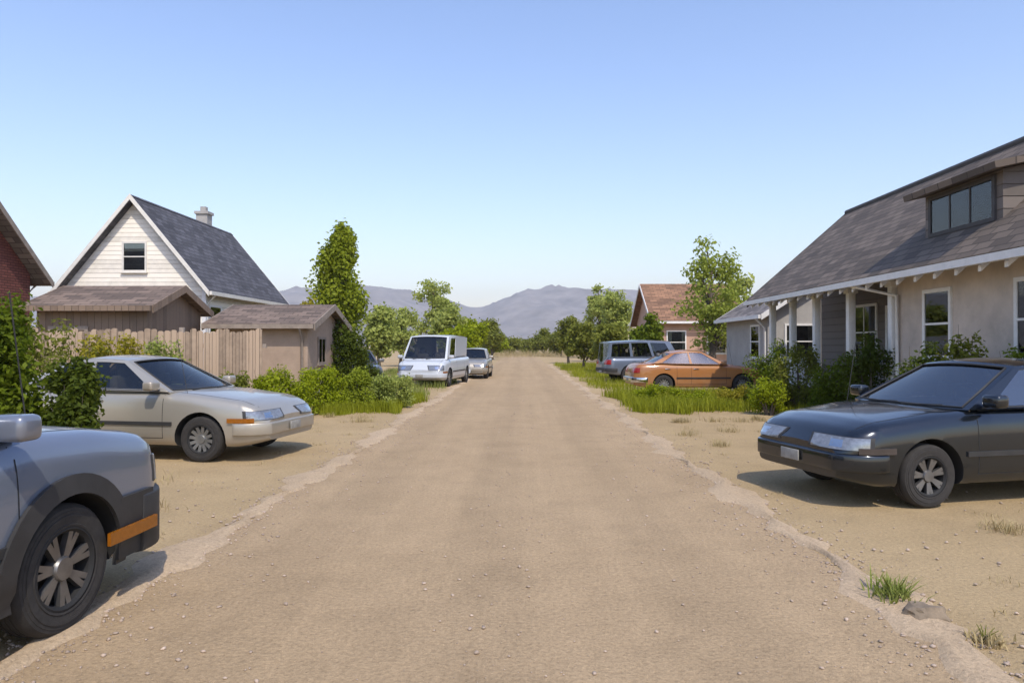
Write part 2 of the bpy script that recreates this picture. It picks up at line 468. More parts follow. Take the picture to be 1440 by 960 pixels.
def blades(name, xs, ys, h, w, mat, parent=None, lean=.35):
    """grass blades as bent two-quad strips"""
    n = len(xs)
    a = rng.uniform(0, 2*math.pi, n); hh = h*rng.uniform(.45, 1.25, n); ww = w*rng.uniform(.6, 1.3, n)
    dx, dy = np.cos(a), np.sin(a); ln = lean*rng.uniform(.1, 1.4, n)*hh
    b = np.stack([xs, ys, np.zeros(n)-.01], 1)
    sd = np.stack([-dy, dx, np.zeros(n)], 1)*ww[:, None]*.5
    fw = np.stack([dx*ln, dy*ln, np.zeros(n)], 1)
    m = b + fw*.35 + np.stack([np.zeros(n), np.zeros(n), hh*.6], 1); t = b + fw + np.stack([np.zeros(n), np.zeros(n), hh], 1)
    co = np.stack([b-sd, b+sd, m+sd*.8, m-sd*.8, t+sd*.12, t-sd*.12], 1).reshape(-1, 3)
    idx = np.arange(n)[:, None]*6
    f = np.concatenate([idx+np.array([0,1,2,3]), idx+np.array([3,2,4,5])], 1).reshape(-1)
    me = bpy.data.meshes.new(name)
    me.vertices.add(6*n); me.vertices.foreach_set('co', co.astype(np.float32).ravel())
    me.loops.add(8*n); me.loops.foreach_set('vertex_index', f.astype(np.int32))
    me.polygons.add(2*n); me.polygons.foreach_set('loop_start', np.arange(0, 8*n, 4, dtype=np.int32))
    me.update(calc_edges=True); me.validate()
    return link(name, me, mat, parent)

# ------------------------------------------------------------------ vehicles
def pl(pts, x):
    xs = [p[0] for p in pts]; ys = [p[1] for p in pts]
    return float(np.interp(x, xs, ys))

def smooth_pl(pts, x, r=.06):
    return sum(pl(pts, x + r*k) for k in (-1, -.5, 0, .5, 1))/5

def car(name, loc, rz, label, paintm, kind='sedan', signal=None, glass=None, cat='car', clad=False, rim='alloy', group=None, chrome=False, nose_dark=False):
    K = {
     'sedan': dict(L=4.55, W=1.76, rw=.315, fa=1.36, ra=-1.30, top=[(-2.28,.62),(-2.24,.86),(-2.12,.97),(-1.35,1.00),(-1.0,.98),(.75,.95),(1.2,.92),(1.9,.83),(2.14,.74),(2.28,.56)], a=.92, ha=.08, hc=-.95, c=-1.68, roof=1.43, wt=.60, zb=.20, pill=[-.38]),
     'suv': dict(L=4.65, W=1.82, rw=.36, fa=1.27, ra=-1.34, top=[(-2.32,.7),(-2.28,1.0),(-2.2,1.06),(-1.0,1.08),(.7,1.09),(1.0,1.13),(1.6,1.09),(2.05,1.02),(2.2,.93),(2.32,.68)], a=1.02, ha=.30, hc=-1.98, c=-2.22, roof=1.68, wt=.64, zb=.26, pill=[-.30,-1.28]),
     'wagon': dict(L=4.7, W=1.84, rw=.37, fa=1.40, ra=-1.35, top=[(-2.35,.7),(-2.32,1.04),(-2.25,1.08),(-1.0,1.09),(.7,1.08),(1.0,1.07),(2.0,1.03),(2.2,.98),(2.32,.8),(2.35,.6)], a=.95, ha=.55, hc=-2.2, c=-2.30, roof=1.82, wt=.70, zb=.34, pill=[-.25,-1.25]),
     'van': dict(L=5.0, W=1.95, rw=.35, fa=1.55, ra=-1.55, top=[(-2.5,.8),(-2.48,1.08),(-2.4,1.12),(-1.0,1.12),(1.4,1.10),(1.9,1.04),(2.3,.94),(2.5,.62)], a=1.85, ha=1.05, hc=-2.4, c=-2.46, roof=2.02, wt=.78, zb=.25, pill=[.35,-1.0]),
     'hatch': dict(L=4.1, W=1.72, rw=.31, fa=1.25, ra=-1.22, top=[(-2.05,.62),(-2.0,.92),(-1.9,.98),(-1.0,.98),(.75,.95),(1.2,.92),(1.75,.83),(1.95,.73),(2.05,.52)], a=.90, ha=.15, hc=-1.45, c=-1.92, roof=1.46, wt=.60, zb=.20, pill=[-.30]),
    }[kind]
    L, W, rw = K['L'], K['W'], K['rw']; hl = L/2; zb = K['zb']
    glass = glass or M['car_glass']
    root = empty(name, loc, rz, label, cat, group)
    def ztop(x): return smooth_pl(K['top'], x, .05)
    def hw(x):
        e = hl - abs(x)
        w = W/2*(1 - .055*min(1, max(0, (abs(x)-hl*.45)/(hl*.55)))**2)
        if e < .34: w *= 1 - .20*(1-e/.34)**2.2
        return w
    FR = [(0,0,0),(.80,0,0),(.93,.035,0),(.978,.11,0),(.995,.26,0),(1.0,.48,0),(.995,.66,0),(.985,.80,0),(.962,.92,0),(.90,.985,0),(.78,1.0,.012),(.45,1.0,.028),(0,1.0,.036)]
    def sec(x):
        w = hw(x); zt = ztop(x); e = hl-abs(x)
        z0 = zb + (.10*(1-min(1, e/.5))**1.5)
        H = zt - z0
        pts = [(w*a, z0+H*b+c) for a, b, c in FR]
        return pts
    def yside(x, z):
        p = sec(x)[2:10]
        return float(np.interp(z, [q[1] for q in p], [q[0] for q in p]))
    xs = sorted(set(list(np.linspace(-hl, -hl+.4, 9)) + list(np.linspace(-hl+.4, hl-.4, 40)) + list(np.linspace(hl-.4, hl, 9))))
    b = MB(); rows = []
    for x in xs:
        p = sec(x)
        ring = [(x, y, z) for y, z in p] + [(x, -y, z) for y, z in p[-2:0:-1]]
        rows.append(ring)
    n = len(rows[0]); vs = [v for r in rows for v in r]; fs = []; ms = []
    for i in range(len(rows)-1):
        for k in range(n):
            fs.append((i*n+k, i*n+(k+1)%n, (i+1)*n+(k+1)%n, (i+1)*n+k))
    fs.append(tuple(range(n))); fs.append(tuple((len(rows)-1)*n+k for k in range(n)))
    b.add(vs, fs)
    body = b.build('body', [paintm, M['black'], M['interior']], root)
    # wheel arches
    cut = MB()
    for ax in (K['fa'], K['ra']):
        for s in (-1, 1):
            cut.lathe([(0, s*(W/2-.30)), (rw+.065, s*(W/2-.30)), (rw+.065, s*(W/2+.2)), (0, s*(W/2+.2))], 'Y', 36, 0, (ax, 0, rw-.005))
    cm = cut.mesh('arch_cut'); co = link('arch_cut', cm, [M['black']], root)
    md = body.modifiers.new('b', 'BOOLEAN'); md.operation = 'DIFFERENCE'; md.object = co; md.solver = 'EXACT'
    md.material_mode = 'TRANSFER'
    DG().update()
    me = bpy.data.meshes.new_from_object(body.evaluated_get(DG())); body.modifiers.clear(); body.data = me
    bpy.data.objects.remove(co)
    if M['black'].name not in [m.name for m in me.materials if m]: me.materials.append(M['black'])
    if M['interior'].name not in [m.name for m in me.materials if m]: me.materials.append(M['interior'])
    ii = [i for i, m in enumerate(me.materials) if m and m.name == M['interior'].name][0]
    for p in me.polygons:
        c = p.center
        if p.normal.z > .6 and c.z > .8 and K['c']+.12 < c.x < K['a']-.16 and abs(c.y) < W/2*.86: p.material_index = ii
    me.polygons.foreach_set('use_smooth', [True]*len(me.polygons)); me.set_sharp_from_angle(angle=R(38))
    from mathutils.bvhtree import BVHTree
    bvh = BVHTree.FromPolygons([v.co.copy() for v in me.vertices], [tuple(p.vertices) for p in me.polygons])
    def conform(nm, fn, d, mat, nu=10, nv=4, off=.004, th=.012, parent=None, maxjump=.09):
        d = Vector(d).normalized(); V, ok = [], []
        for j in range(nv+1):
            for i in range(nu+1):
                o_ = Vector(fn(i/nu, j/nv)); h_ = bvh.ray_cast(o_ - d*2.0, d, 4.0)
                ok.append(h_[0] is not None); V.append((h_[0] - d*off) if h_[0] is not None else o_)
        F = []
        for j in range(nv):
            for i in range(nu):
                q = (j*(nu+1)+i, j*(nu+1)+i+1, (j+1)*(nu+1)+i+1, (j+1)*(nu+1)+i)
                if all(ok[k] for k in q) and all((V[q[k]]-V[q[(k+1)%4]]).length < maxjump+.0 for k in range(4)): F.append(q)
        if not F: return None
        used = sorted({k for f in F for k in f}); ix = {k: n_ for n_, k in enumerate(used)}
        pb = MB(); pb.add([V[k] for k in used], [tuple(ix[k] for k in f) for f in F])
        o_ = pb.build(nm, [mat], parent or root)
        if th: bake_mod(o_, ('SOLIDIFY', dict(thickness=th, offset=0)), smooth=40)
        return o_
    # cabin
    belt = lambda x: ztop(x) + .002
    wt = K['wt']; rf = K['roof']
    A0, A1, C1, C0 = K['a'], K['ha'], K['hc'], K['c']
    yb = lambda x: hw(x)*.925
    def P(x, y, z): return Vector((x, y, z))
    bulge_f = .16; bulge_r = .10
    drop = .035 if kind != 'van' else .01
    zr_f, zr_r = rf-.055, rf-.055-drop
    def wind(u, v):   # u: -1..1 across, v:0 base..1 top
        xb = A0 + bulge_f*(1-u*u) - .06; xt = A1 + bulge_f*.5*(1-u*u) - .03
        y = u*(yb(A0)*(1-v) + wt*v)
        return P(xb*(1-v)+xt*v, y, (belt(xb-.02)+.01-.012*u*u)*(1-v) + (zr_f+.04*(1-u*u))*v)
    def rear(u, v):
        xb = C0 - bulge_r*(1-u*u) + .04; xt = C1 - bulge_r*.5*(1-u*u) + .02
        y = u*(yb(C0)*(1-v) + wt*.98*v)
        return P(xb*(1-v)+xt*v, y, (belt(xb)+.01)*(1-v) + (zr_r+.04*(1-u*u))*v)
    def sidep(u, v, s):  # u 0 front..1 rear
        f = wind(s, v); r = rear(s, v)
        p = f.lerp(r, u)
        xb = f.x*(1-u)+r.x*u
        base_z = belt(min(max(p.x, C0), A0)); 
        bz = wind(s, 0).z*(1-u) + rear(s, 0).z*u
        p.z += (base_z+.008 - bz)*(1-v)
        p.z += .045*math.sin(u*math.pi)*v
        p.y += s*(.045*math.sin(math.pi*min(1, u*1.0))*(1-v*.5))
        if v == 0: p.y = s*max(abs(p.y), .0)
        return p
    frame = MB()
    def panel(fn, splits, nm, mu, mv0, mv1, nu=8, gl=glass):
        """splits: list of (u0,u1) panes; frame fills the rest"""
        us = sorted(set([0.0, 1.0] + [q for sp in splits for q in sp]))
        for i in range(len(us)-1):
            a, c = us[i], us[i+1]
            ispane = any(abs(a-s0) < 1e-6 and abs(c-s1) < 1e-6 for s0, s1 in splits)
            if not ispane:
                frame.grid(lambda u, v: fn(a+(c-a)*u, v), 1, 6); continue
            frame.grid(lambda u, v: fn(a+(c-a)*u, v*mv0), nu, 1)
            frame.grid(lambda u, v: fn(a+(c-a)*u, 1-mv1+v*mv1), nu, 1)
            pb = MB()
            pb.grid(lambda u, v: fn(a+(c-a)*u, mv0-.012+(1-mv1-mv0+.024)*v) , nu, 6)
            o = pb.build(nm, [gl], root, 60)
    panel(lambda u, v: wind(u*2-1, v), [(.045, .955)], 'windshield', .04, .06, .06, 10)
    panel(lambda u, v: rear(u*2-1, v), [(.07, .93)], 'rear_window', .06, .10, .08, 10)
    fx = lambda x: (A0 - x)/(A0 - C0)
    cuts = [.055 + .04] + [fx(p) for p in K['pill']] + [.965 if kind in ('wagon', 'van', 'suv') else .90]
    sp = []
    for i in range(len(cuts)-1):
        a = cuts[i] + (.018 if i else 0); c = cuts[i+1] - (.018 if i < len(cuts)-2 else 0)
        sp.append((a, c))
    for s in (-1, 1):
        panel(lambda u, v: sidep(u, v, s), sp if kind != 'van' else sp[:1], 'side_window', .03, .05, .10, 6)
    # roof
    def roofp(u, v):
        f = wind(v*2-1, 1); r = rear(v*2-1, 1)
        p = f.lerp(r, u)
        w_ = v*2-1
        p.z += .045*math.sin(u*math.pi)*(abs(w_)**6) + .055*math.sin(u*math.pi)*(1-abs(w_)**6)
        s_ = 1 if w_ > 0 else -1
        p.y += s_*(.0225*math.sin(math.pi*u))*abs(w_)
        return p
    frame.grid(roofp, 14, 12)
    fo = frame.build('roof', [paintm], root)
    bm = bmesh.new(); bm.from_mesh(fo.data); bmesh.ops.remove_doubles(bm, verts=bm.verts, dist=.004); bmesh.ops.recalc_face_normals(bm, faces=bm.faces); bm.to_mesh(fo.data); bm.free()
    bake_mod(fo, ('SOLIDIFY', dict(thickness=.022, offset=0)), smooth=42)
    for s in (-1, 1):
        tb = MB(); tb.tube([sidep(.05+.88*k/16, .03, s)+Vector((0, s*.006, 0)) for k in range(17)], .010, 6); tb.build('window_trim', [M['black_plastic']], root, 60)
    tb = MB()
    per = [wind(-.91+1.82*k/10, .045) for k in range(11)]+[wind(.91, .05+.89*k/4) for k in range(1, 5)]+[wind(.91-1.82*k/10, .94) for k in range(1, 11)]+[wind(-.91, .94-.89*k/4) for k in range(1, 5)]
    tb.tube([p+Vector((.010, 0, .010)) for p in per], .011, 6); tb.build('windshield_seal', [M['black_plastic']], root, 60)
    an = MB(); an.tube([(A0+.15, -W*.40, belt(A0+.15)-.02), (A0+.0, -W*.41, belt(A0)+.75)], .004, 5); an.build('antenna', [M['black_plastic']], root)
    # seats, wheel
    for sx in ((.05, -.95) if kind != 'van' else (.9,)):
        for s in (-1, 1):
            st = MB(); st.box((sx-.30, s*.38-.24, .80), (sx-.16, s*.38+.24, belt(0)+.20))
            st.box((sx-.285, s*.38-.13, belt(0)+.17), (sx-.18, s*.38+.13, belt(0)+.38)); st.build('seat', M['seat'], root, bevel=.04)
    sw = MB(); sw.lathe([(.18+.015*math.cos(t), .015*math.sin(t)) for t in np.linspace(0, 2*math.pi, 9)[:-1]], 'Z', 20, 0, (0,0,0), True)
    swo = sw.build('steering_wheel', M['black_plastic'], root, 60); swo.location = (A0-.52, .37, belt(.3)+.05); swo.rotation_euler = (0, R(-65), 0)
    # wheels
    for ax in (K['fa'], K['ra']):
        for s in (-1, 1):
            t = MB(); tw = .20; y1 = s*(W/2-.025); y0 = y1 - s*tw
            ri = rw*.64
            t.lathe([(ri, 0), (ri+.012, -.004), (ri+.016, .001), (rw*.80, -.006), (rw*.825, -.006), (rw*.83, -.001), (rw*.88, -.001), (rw*.885, .002), (rw*.93, .004), (rw*.985, .025), (rw, .045), (rw, .062), (rw-.008, .064), (rw-.008, .072), (rw, .074), (rw, .096), (rw-.008, .098), (rw-.008, .106), (rw, .108), (rw, .13), (rw-.008, .132), (rw-.008, .14), (rw, .142), (rw, tw-.05), (rw*.97, tw-.015), (rw*.8, tw), (ri, tw)], 'Y', 40, 0)
            w_ = t.build('wheel', M['rubber'], root, 35)
            w_.location = (ax, y1, rw); w_.rotation_euler = (0, random.uniform(0, 1), math.pi if s > 0 else 0)
            rm = MB()
            rm.lathe([(ri+.004, .004), (ri-.012, .0), (ri-.03, .02), (ri-.035, .10), (.02, .12)], 'Y', 40, 1)
            rm.lathe([(0, .012), (rw*.17, .014), (rw*.20, .03), (rw*.2, .09)], 'Y', 20, 0)
            ns = 7 if rim == 'alloy' else 12
            for k in range(ns):
                for da in ((-.13, .13) if rim == 'alloy' else (0,)):
                    m = Matrix.Rotation(2*math.pi*k/ns, 4, 'Y'); m2 = Matrix.Rotation(2*math.pi*k/ns+da, 4, 'Y')
                    wd = .017 if rim == 'alloy' else .022
                    a_ = [(.045,.030,-wd),(.045,.030,wd),(.045,.07,wd),(.045,.07,-wd)]; c_ = [(ri-.012,.016,-wd),(ri-.012,.016,wd),(ri-.012,.05,wd),(ri-.012,.05,-wd)]
                    rm.add([m @ Vector(q) for q in a_]+[m2 @ Vector(q) for q in c_], [(0,1,2,3),(7,6,5,4),(0,4,5,1),(1,5,6,2),(2,6,7,3),(3,7,4,0)])
            rm.build('rim', [M[rim], M['black']], w_, 35)
    # bumpers
    def outline(front, inset, off):
        sg = 1 if front else -1
        pts = []
        for k in range(8):
            x = sg*(hl-inset+inset*k/8); pts.append((x, hw(x)+off))
        e = hw(sg*hl)
        return pts + [(sg*(hl+off), e*q) for q in (.97, .8, .5, .2, 0)]
    for front in (True, False):
        z0, z1 = (.36, .56) if kind != 'wagon' else (.48, .66)
        if clad: z0, z1 = .26, .66
        half = outline(front, .42, .035 if not chrome else .07)
        inn = outline(front, .42, -.05)
        full = half + [(x, -y) for x, y in half[-2::-1]]; finn = inn + [(x, -y) for x, y in inn[-2::-1]]
        bb = MB(); m = len(full)
        prof = [(0, z0), (1, z0+.02), (1.0, z1-.02), (0, z1)]
        ring = []
        for i in range(m):
            o_, i_ = full[i], finn[i]
            ring.append([(i_[0]+(o_[0]-i_[0])*a, i_[1]+(o_[1]-i_[1])*a, z) for a, z in prof])
        vs = [v for r in ring for v in r]; fs = []
        for i in range(m-1):
            for k in range(4): fs.append((i*4+k, i*4+(k+1)%4, (i+1)*4+(k+1)%4, (i+1)*4+k))
        fs += [(0,1,2,3), tuple((m-1)*4+k for k in range(4))]
        bb.add(vs, fs)
        bm_ = M['black_plastic'] if (clad or kind in ('wagon',) and not chrome) else (M['chrome'] if chrome else paintm)
        bb.build('bumper', [bm_], root, bevel=.012)
    def block(nm, x0, x1, y0, y1, z0, z1, mat, yaw=0, bev=.015):
        q = MB(); cx, cy = (x0+x1)/2, (y0+y1)/2
        q.box((x0-cx, y0-cy, z0), (x1-cx, y1-cy, z1))
        o = q.build(nm, [mat], root, bevel=bev); o.location = (cx, cy, 0); o.rotation_euler = (0, 0, yaw)
        return o
    e = hw(hl)
    hz = (.60, .74) if kind in ('sedan', 'hatch') else ((.70, .88) if kind != 'van' else (.68, .9))
    low = kind in ('sedan', 'hatch')
    hz = (.585, .70) if low else ((.72, .90) if kind != 'van' else (.66, .84))
    if clad: hz = (.70, .86)
    for s in (-1, 1):
        dd = Vector((-1, -.62*s, 0)).normalized(); tt = Vector((-dd.y, dd.x, 0))
        ctr = Vector((hl-.10, s*e*.86, 0)); wd = .30 if low else .27
        def lamp(k, s=s, ctr=ctr, tt=tt):
            return lambda u, v: ctr + tt*((u-.5)*2*wd*k) + Vector((0, 0, (hz[0]+hz[1])/2 + (v-.5)*(hz[1]-hz[0])*k))
        hb_ = conform('headlight', lamp(1.0), dd, M['lens'], 14, 5, .008)
        if hb_ is not None:
            conform('bezel', lamp(1.10), dd, M['black_plastic'], 14, 5, .001, .010, hb_)
            conform('reflector', lambda u, v: lamp(1)(.38+.24*u, .2+.6*v), dd, M['chrome'], 6, 4, .013, .006, hb_)
        dr_ = Vector((1, -.62*s, 0)).normalized(); tr_ = Vector((-dr_.y, dr_.x, 0)); cr_ = Vector((-hl+.10, s*e*.88, 0))
        tz = (.70, .86) if low else (.80, 1.0)
        def tlamp(u, v, s=s): return cr_ + tr_*((u-.5)*.46) + Vector((0, 0, tz[0]+(tz[1]-tz[0])*v))
        conform('tail_light', tlamp, dr_, M['red_lens'], 12, 5, .006)
        # shut line between hood and fender
        def hs(u, v, s=s):
            x = A0h + (hl-.16-A0h)*u; return (x, s*(hw(x)*.80 + .004*(v-.5)*2), 1)
        A0h = K['a']+.05
        conform('hood_seam', hs, (0, 0, -1), M['black'], 16, 1, .0015, 0)
        # turn signal wrapping the front corner
        xs_ = hl-.30; ys_ = yside(xs_, .5)
        sm = MB(); zc = .62 if clad else .58
        def sig(u, v, s=s):
            x = hl-(.80 if clad else .50) + (.50 if clad else .36)*u; return (x, s*(hw(x)+(.048 if clad else .018)), (.415 if clad else zc-.03) + (.075 if clad else .06)*v)
        sm.grid(sig, 8, 1); so = sm.build('turn_signal', [signal or M['amber']], root)
        bake_mod(so, ('SOLIDIFY', dict(thickness=.02, offset=0)))
        # mirror
        mx = A0-.22; my = yb(mx)
        mm = MB(); mm.box((-.09, -.10, -.06), (.06, .10, .07))
        mo = mm.build('mirror', [paintm], root, bevel=.035, seg=3); mo.location = (mx, s*(my+.14), belt(mx)+.09)
        # handles
        for hx_ in (([-.22, -1.18] if kind != 'hatch' else [-.2]) if kind != 'van' else [.5]):
            hh = MB(); zz = belt(0)-.14; yy = yside(hx_, zz)
            hh.box((hx_-.09, s*yy-.012 if s > 0 else -yy-.022, zz-.014), (hx_+.09, s*yy+.022 if s > 0 else -yy+.012, zz+.014))
            hh.build('door_handle', [M['chrome'] if chrome else paintm], root, bevel=.008)
        # door seams follow the side surface
        sl = [A0-.12] + K['pill'][:1] + [K['ra']+rw+.12 if kind != 'van' else -1.0]
        sb = MB()
        for xx in sl:
            zs = np.linspace(zb+.12, belt(xx)-.03, 12)
            for i in range(11):
                za, zc_ = zs[i], zs[i+1]
                ya, yc = yside(xx, za)+.0015, yside(xx, zc_)+.0015
                sb.add([(xx-.004, s*ya, za), (xx+.004, s*ya, za), (xx+.004, s*yc, zc_), (xx-.004, s*yc, zc_)], [(0,1,2,3)])
        xa, xb_ = sl[0], sl[-1]
        for i in range(14):
            x0 = xa+(xb_-xa)*i/14; x1 = xa+(xb_-xa)*(i+1)/14; z = zb+.12
            sb.add([(x0, s*(yside(x0, z)+.0015), z), (x1, s*(yside(x1, z)+.0015), z), (x1, s*(yside(x1, z+.008)+.0015), z+.008), (x0, s*(yside(x0, z+.008)+.0015), z+.008)], [(0,1,2,3)])
        sb.build('door_seam', [M['black']], root)
        # side moulding
        mo_ = MB()
        xs2 = np.linspace(K['ra']+rw+.10, K['fa']-rw-.10, 14); z0 = .50 if kind in ('sedan','hatch') else .56
        def mold(u, v): 
            x = xs2[0]+(xs2[-1]-xs2[0])*u; return (x, s*(yside(x, z0+.05*v)+.008), z0+.05*v)
        mo_.grid(mold, 12, 1); o = mo_.build('side_moulding', [M['black_plastic']], root); bake_mod(o, ('SOLIDIFY', dict(thickness=.016, offset=0)))
        if clad:
            cl_ = MB()
            def cladf(u, v):
                x = K['ra']+rw+.04 + (K['fa']-K['ra']-2*rw-.08)*u; z = zb-.01+.24*v; return (x, s*(yside(x, max(z, zb+.02))+.016), z)
            cl_.grid(cladf, 14, 4)
            def fl2(u, v):
                x = K['fa']+rw+.04 + (hl-.30-K['fa']-rw-.04)*u; z = zb+.03+.38*v; return (x, s*(yside(x, max(z, zb+.12))+.018), z)
            cl_.grid(fl2, 6, 4)
            for ax in (K['fa'], K['ra']):
                def arch(u, v):
                    a = math.pi*(-.08+1.16*u); r = rw+.055+.11*v
                    x = ax+r*math.cos(a); z = max(zb, rw+r*math.sin(a))
                    return (x, s*(yside(min(max(x, -hl+.05), hl-.05), max(z, zb+.06))+.02-.004*v), z)
                cl_.grid(arch, 26, 2)
            o = cl_.build('cladding', [M['black_plastic']], root, 50); bake_mod(o, ('SOLIDIFY', dict(thickness=.022, offset=0)), smooth=45)
    gz = (hz[0]-.01, hz[1]-.03)
    gr_ = conform('grille', lambda u, v: (0, (u-.5)*2*e*.46, gz[0]+(gz[1]-gz[0])*v), (-1, 0, 0), M['black_plastic'], 14, 5, .004)
    if gr_ is not None:
        for k in range(3):
            zc_ = gz[0]+(gz[1]-gz[0])*(.22+.28*k)
            conform('grille_bar', lambda u, v: (0, (u-.5)*2*e*.45, zc_-.005+.010*v), (-1, 0, 0), M['steel_rim'], 14, 1, .012, .008, gr_)
    db = MB(); db.box((A0-.62, -W*.38, .80), (A0-.22, W*.38, belt(A0-.4)+.035)); db.build('dashboard', [M['interior']], root, bevel=.05)
    block('license_plate', hl+.02+(.03 if not chrome else .055), hl+.045+(.02 if not chrome else .045), -.15, .15, .40, .51, M['plate'], bev=.004)
    block('license_plate', -hl-.055-(.02 if chrome else 0), -hl-.03, -.15, .15, .42, .53, M['plate'], bev=.004)
    # wipers
    wp = MB()
    for yy in (-.45, .1):
        p0 = wind(yy/yb(A0), .02) + Vector((.02, 0, .015)); p1 = wind((yy+.45)/yb(A0), .06) + Vector((.015, 0, .015)); wp.tube([p0, p1], .008, 5)
    wp.build('wiper', [M['black_plastic']], root)
    return root

# ------------------------------------------------------------------ buildings
def uv_plane(me, fn):
    uv = me.uv_layers.new(name='UVMap')
    for p in me.polygons:
        for li in p.loop_indices:
            uv.data[li].uv = fn(me.vertices[me.loops[li].vertex_index].co, p.normal)

def roof_uv(me):
    # u along the horizontal direction in the face, v up the slope
    def fn(co, n):
        h = Vector((-n.y, n.x, 0))
        if h.length < .05: h = Vector((1, 0, 0))
        h.normalize(); s = n.cross(h)
        return (co.dot(h), co.dot(s))
    uv_plane(me, fn)

def slab(mb, a, b, c, d, th):
    """roof slab from 4 top corners (a,b low edge; c,d high edge), thickness th downward along normal"""
    a, b, c, d = map(Vector, (a, b, c, d)); n = (b-a).cross(d-a).normalized()
    if n.z < 0: n = -n
    q = [p - n*th for p in (a, b, c, d)]
    mb.add([a, b, c, d] + q, [(0,1,2,3),(7,6,5,4),(0,4,5,1),(1,5,6,2),(2,6,7,3),(3,7,4,0)])

def window(parent, loc, facing, w, h, trim=None, cols=1, rows=2, sill=True):
    """facing: rotation about z so that local -Y is outward"""
    trim = trim or M['white_trim']
    f = MB(); t = .07
    f.box((-w/2-t, -.04, h/2), (w/2+t, .02, h/2+t)); f.box((-w/2-t, -.04, -h/2-t), (w/2+t, .02, -h/2))
    f.box((-w/2-t, -.039, -h/2), (-w/2, .02, h/2)); f.box((w/2, -.039, -h/2), (w/2+t, .02, h/2))
    for i in range(1, cols): x = -w/2+w*i/cols; f.box((x-.018, -.032, -h/2), (x+.018, -.0225, h/2))
    for j in range(1, rows): z = -h/2+h*j/rows; f.box((-w/2, -.036, z-.02), (w/2, -.0225, z+.02))
    o = f.build('window', [trim], parent, 30); o.location = loc; o.rotation_euler = (0, 0, facing)
    p = MB(); p.box((-w/2, -.0215, -h/2), (w/2, -.0175, h/2)); p.build('pane', [M['pane_glass']], o)
    bk = MB(); bk.box((-w/2, -.005, -h/2), (w/2, .01, h/2)); bk.build('backing', [M['black_room']], o)
    q_ = random.random()
    if q_ < .45:
        bl = MB(); bl.box((-w/2+.01, -.0115, h/2-h*random.uniform(.25, .6)), (w/2-.01, -.0065, h/2)); bl.build('blind', [M['blind']], o)
    elif q_ < .8:
        for s_ in (-1, 1):
            cu = MB(); n_ = 9; cw = w*random.uniform(.16, .28)
            cu.grid(lambda u, v: (s_*(w/2-.01-cw*u*(.8+.2*v)), -.0105+.004*math.sin(u*16), -h/2+.01+(h-.02)*v), 18, 4); cu.build('curtain', [M['blind']], o, 60)
    if sill:
        s = MB(); s.box((-w/2-.1, -.09, -h/2-t-.04), (w/2+.1, .02, -h/2-t-.002)); s.build('sill', [trim], o)
    return o

def door(parent, loc, facing, w, h, mat, trim=None):
    trim = trim or M['white_trim']
    f = MB(); f.box((-w/2-.09, -.04, 0), (-w/2, .02, h)); f.box((w/2, -.04, 0), (w/2+.09, .02, h)); f.box((-w/2-.09, -.041, h), (w/2+.09, .02, h+.1))
    o = f.build('door', [trim], parent); o.location = loc; o.rotation_euler = (0, 0, facing)
    p = MB(); p.box((-w/2, -.02, 0), (w/2, .01, h))
    for (a, b) in ((.12, .45), (.52, .9)): 
        for s in (-1, 1): p.box((s*w*.23-w*.16, -.028, h*a), (s*w*.23+w*.16, -.018, h*b))
    p.build('door_leaf', [mat], o); k = MB(); k.box((w/2-.12, -.07, h*.46), (w/2-.07, -.02, h*.49)); k.build('handle', [M['chrome']], o)
    return o

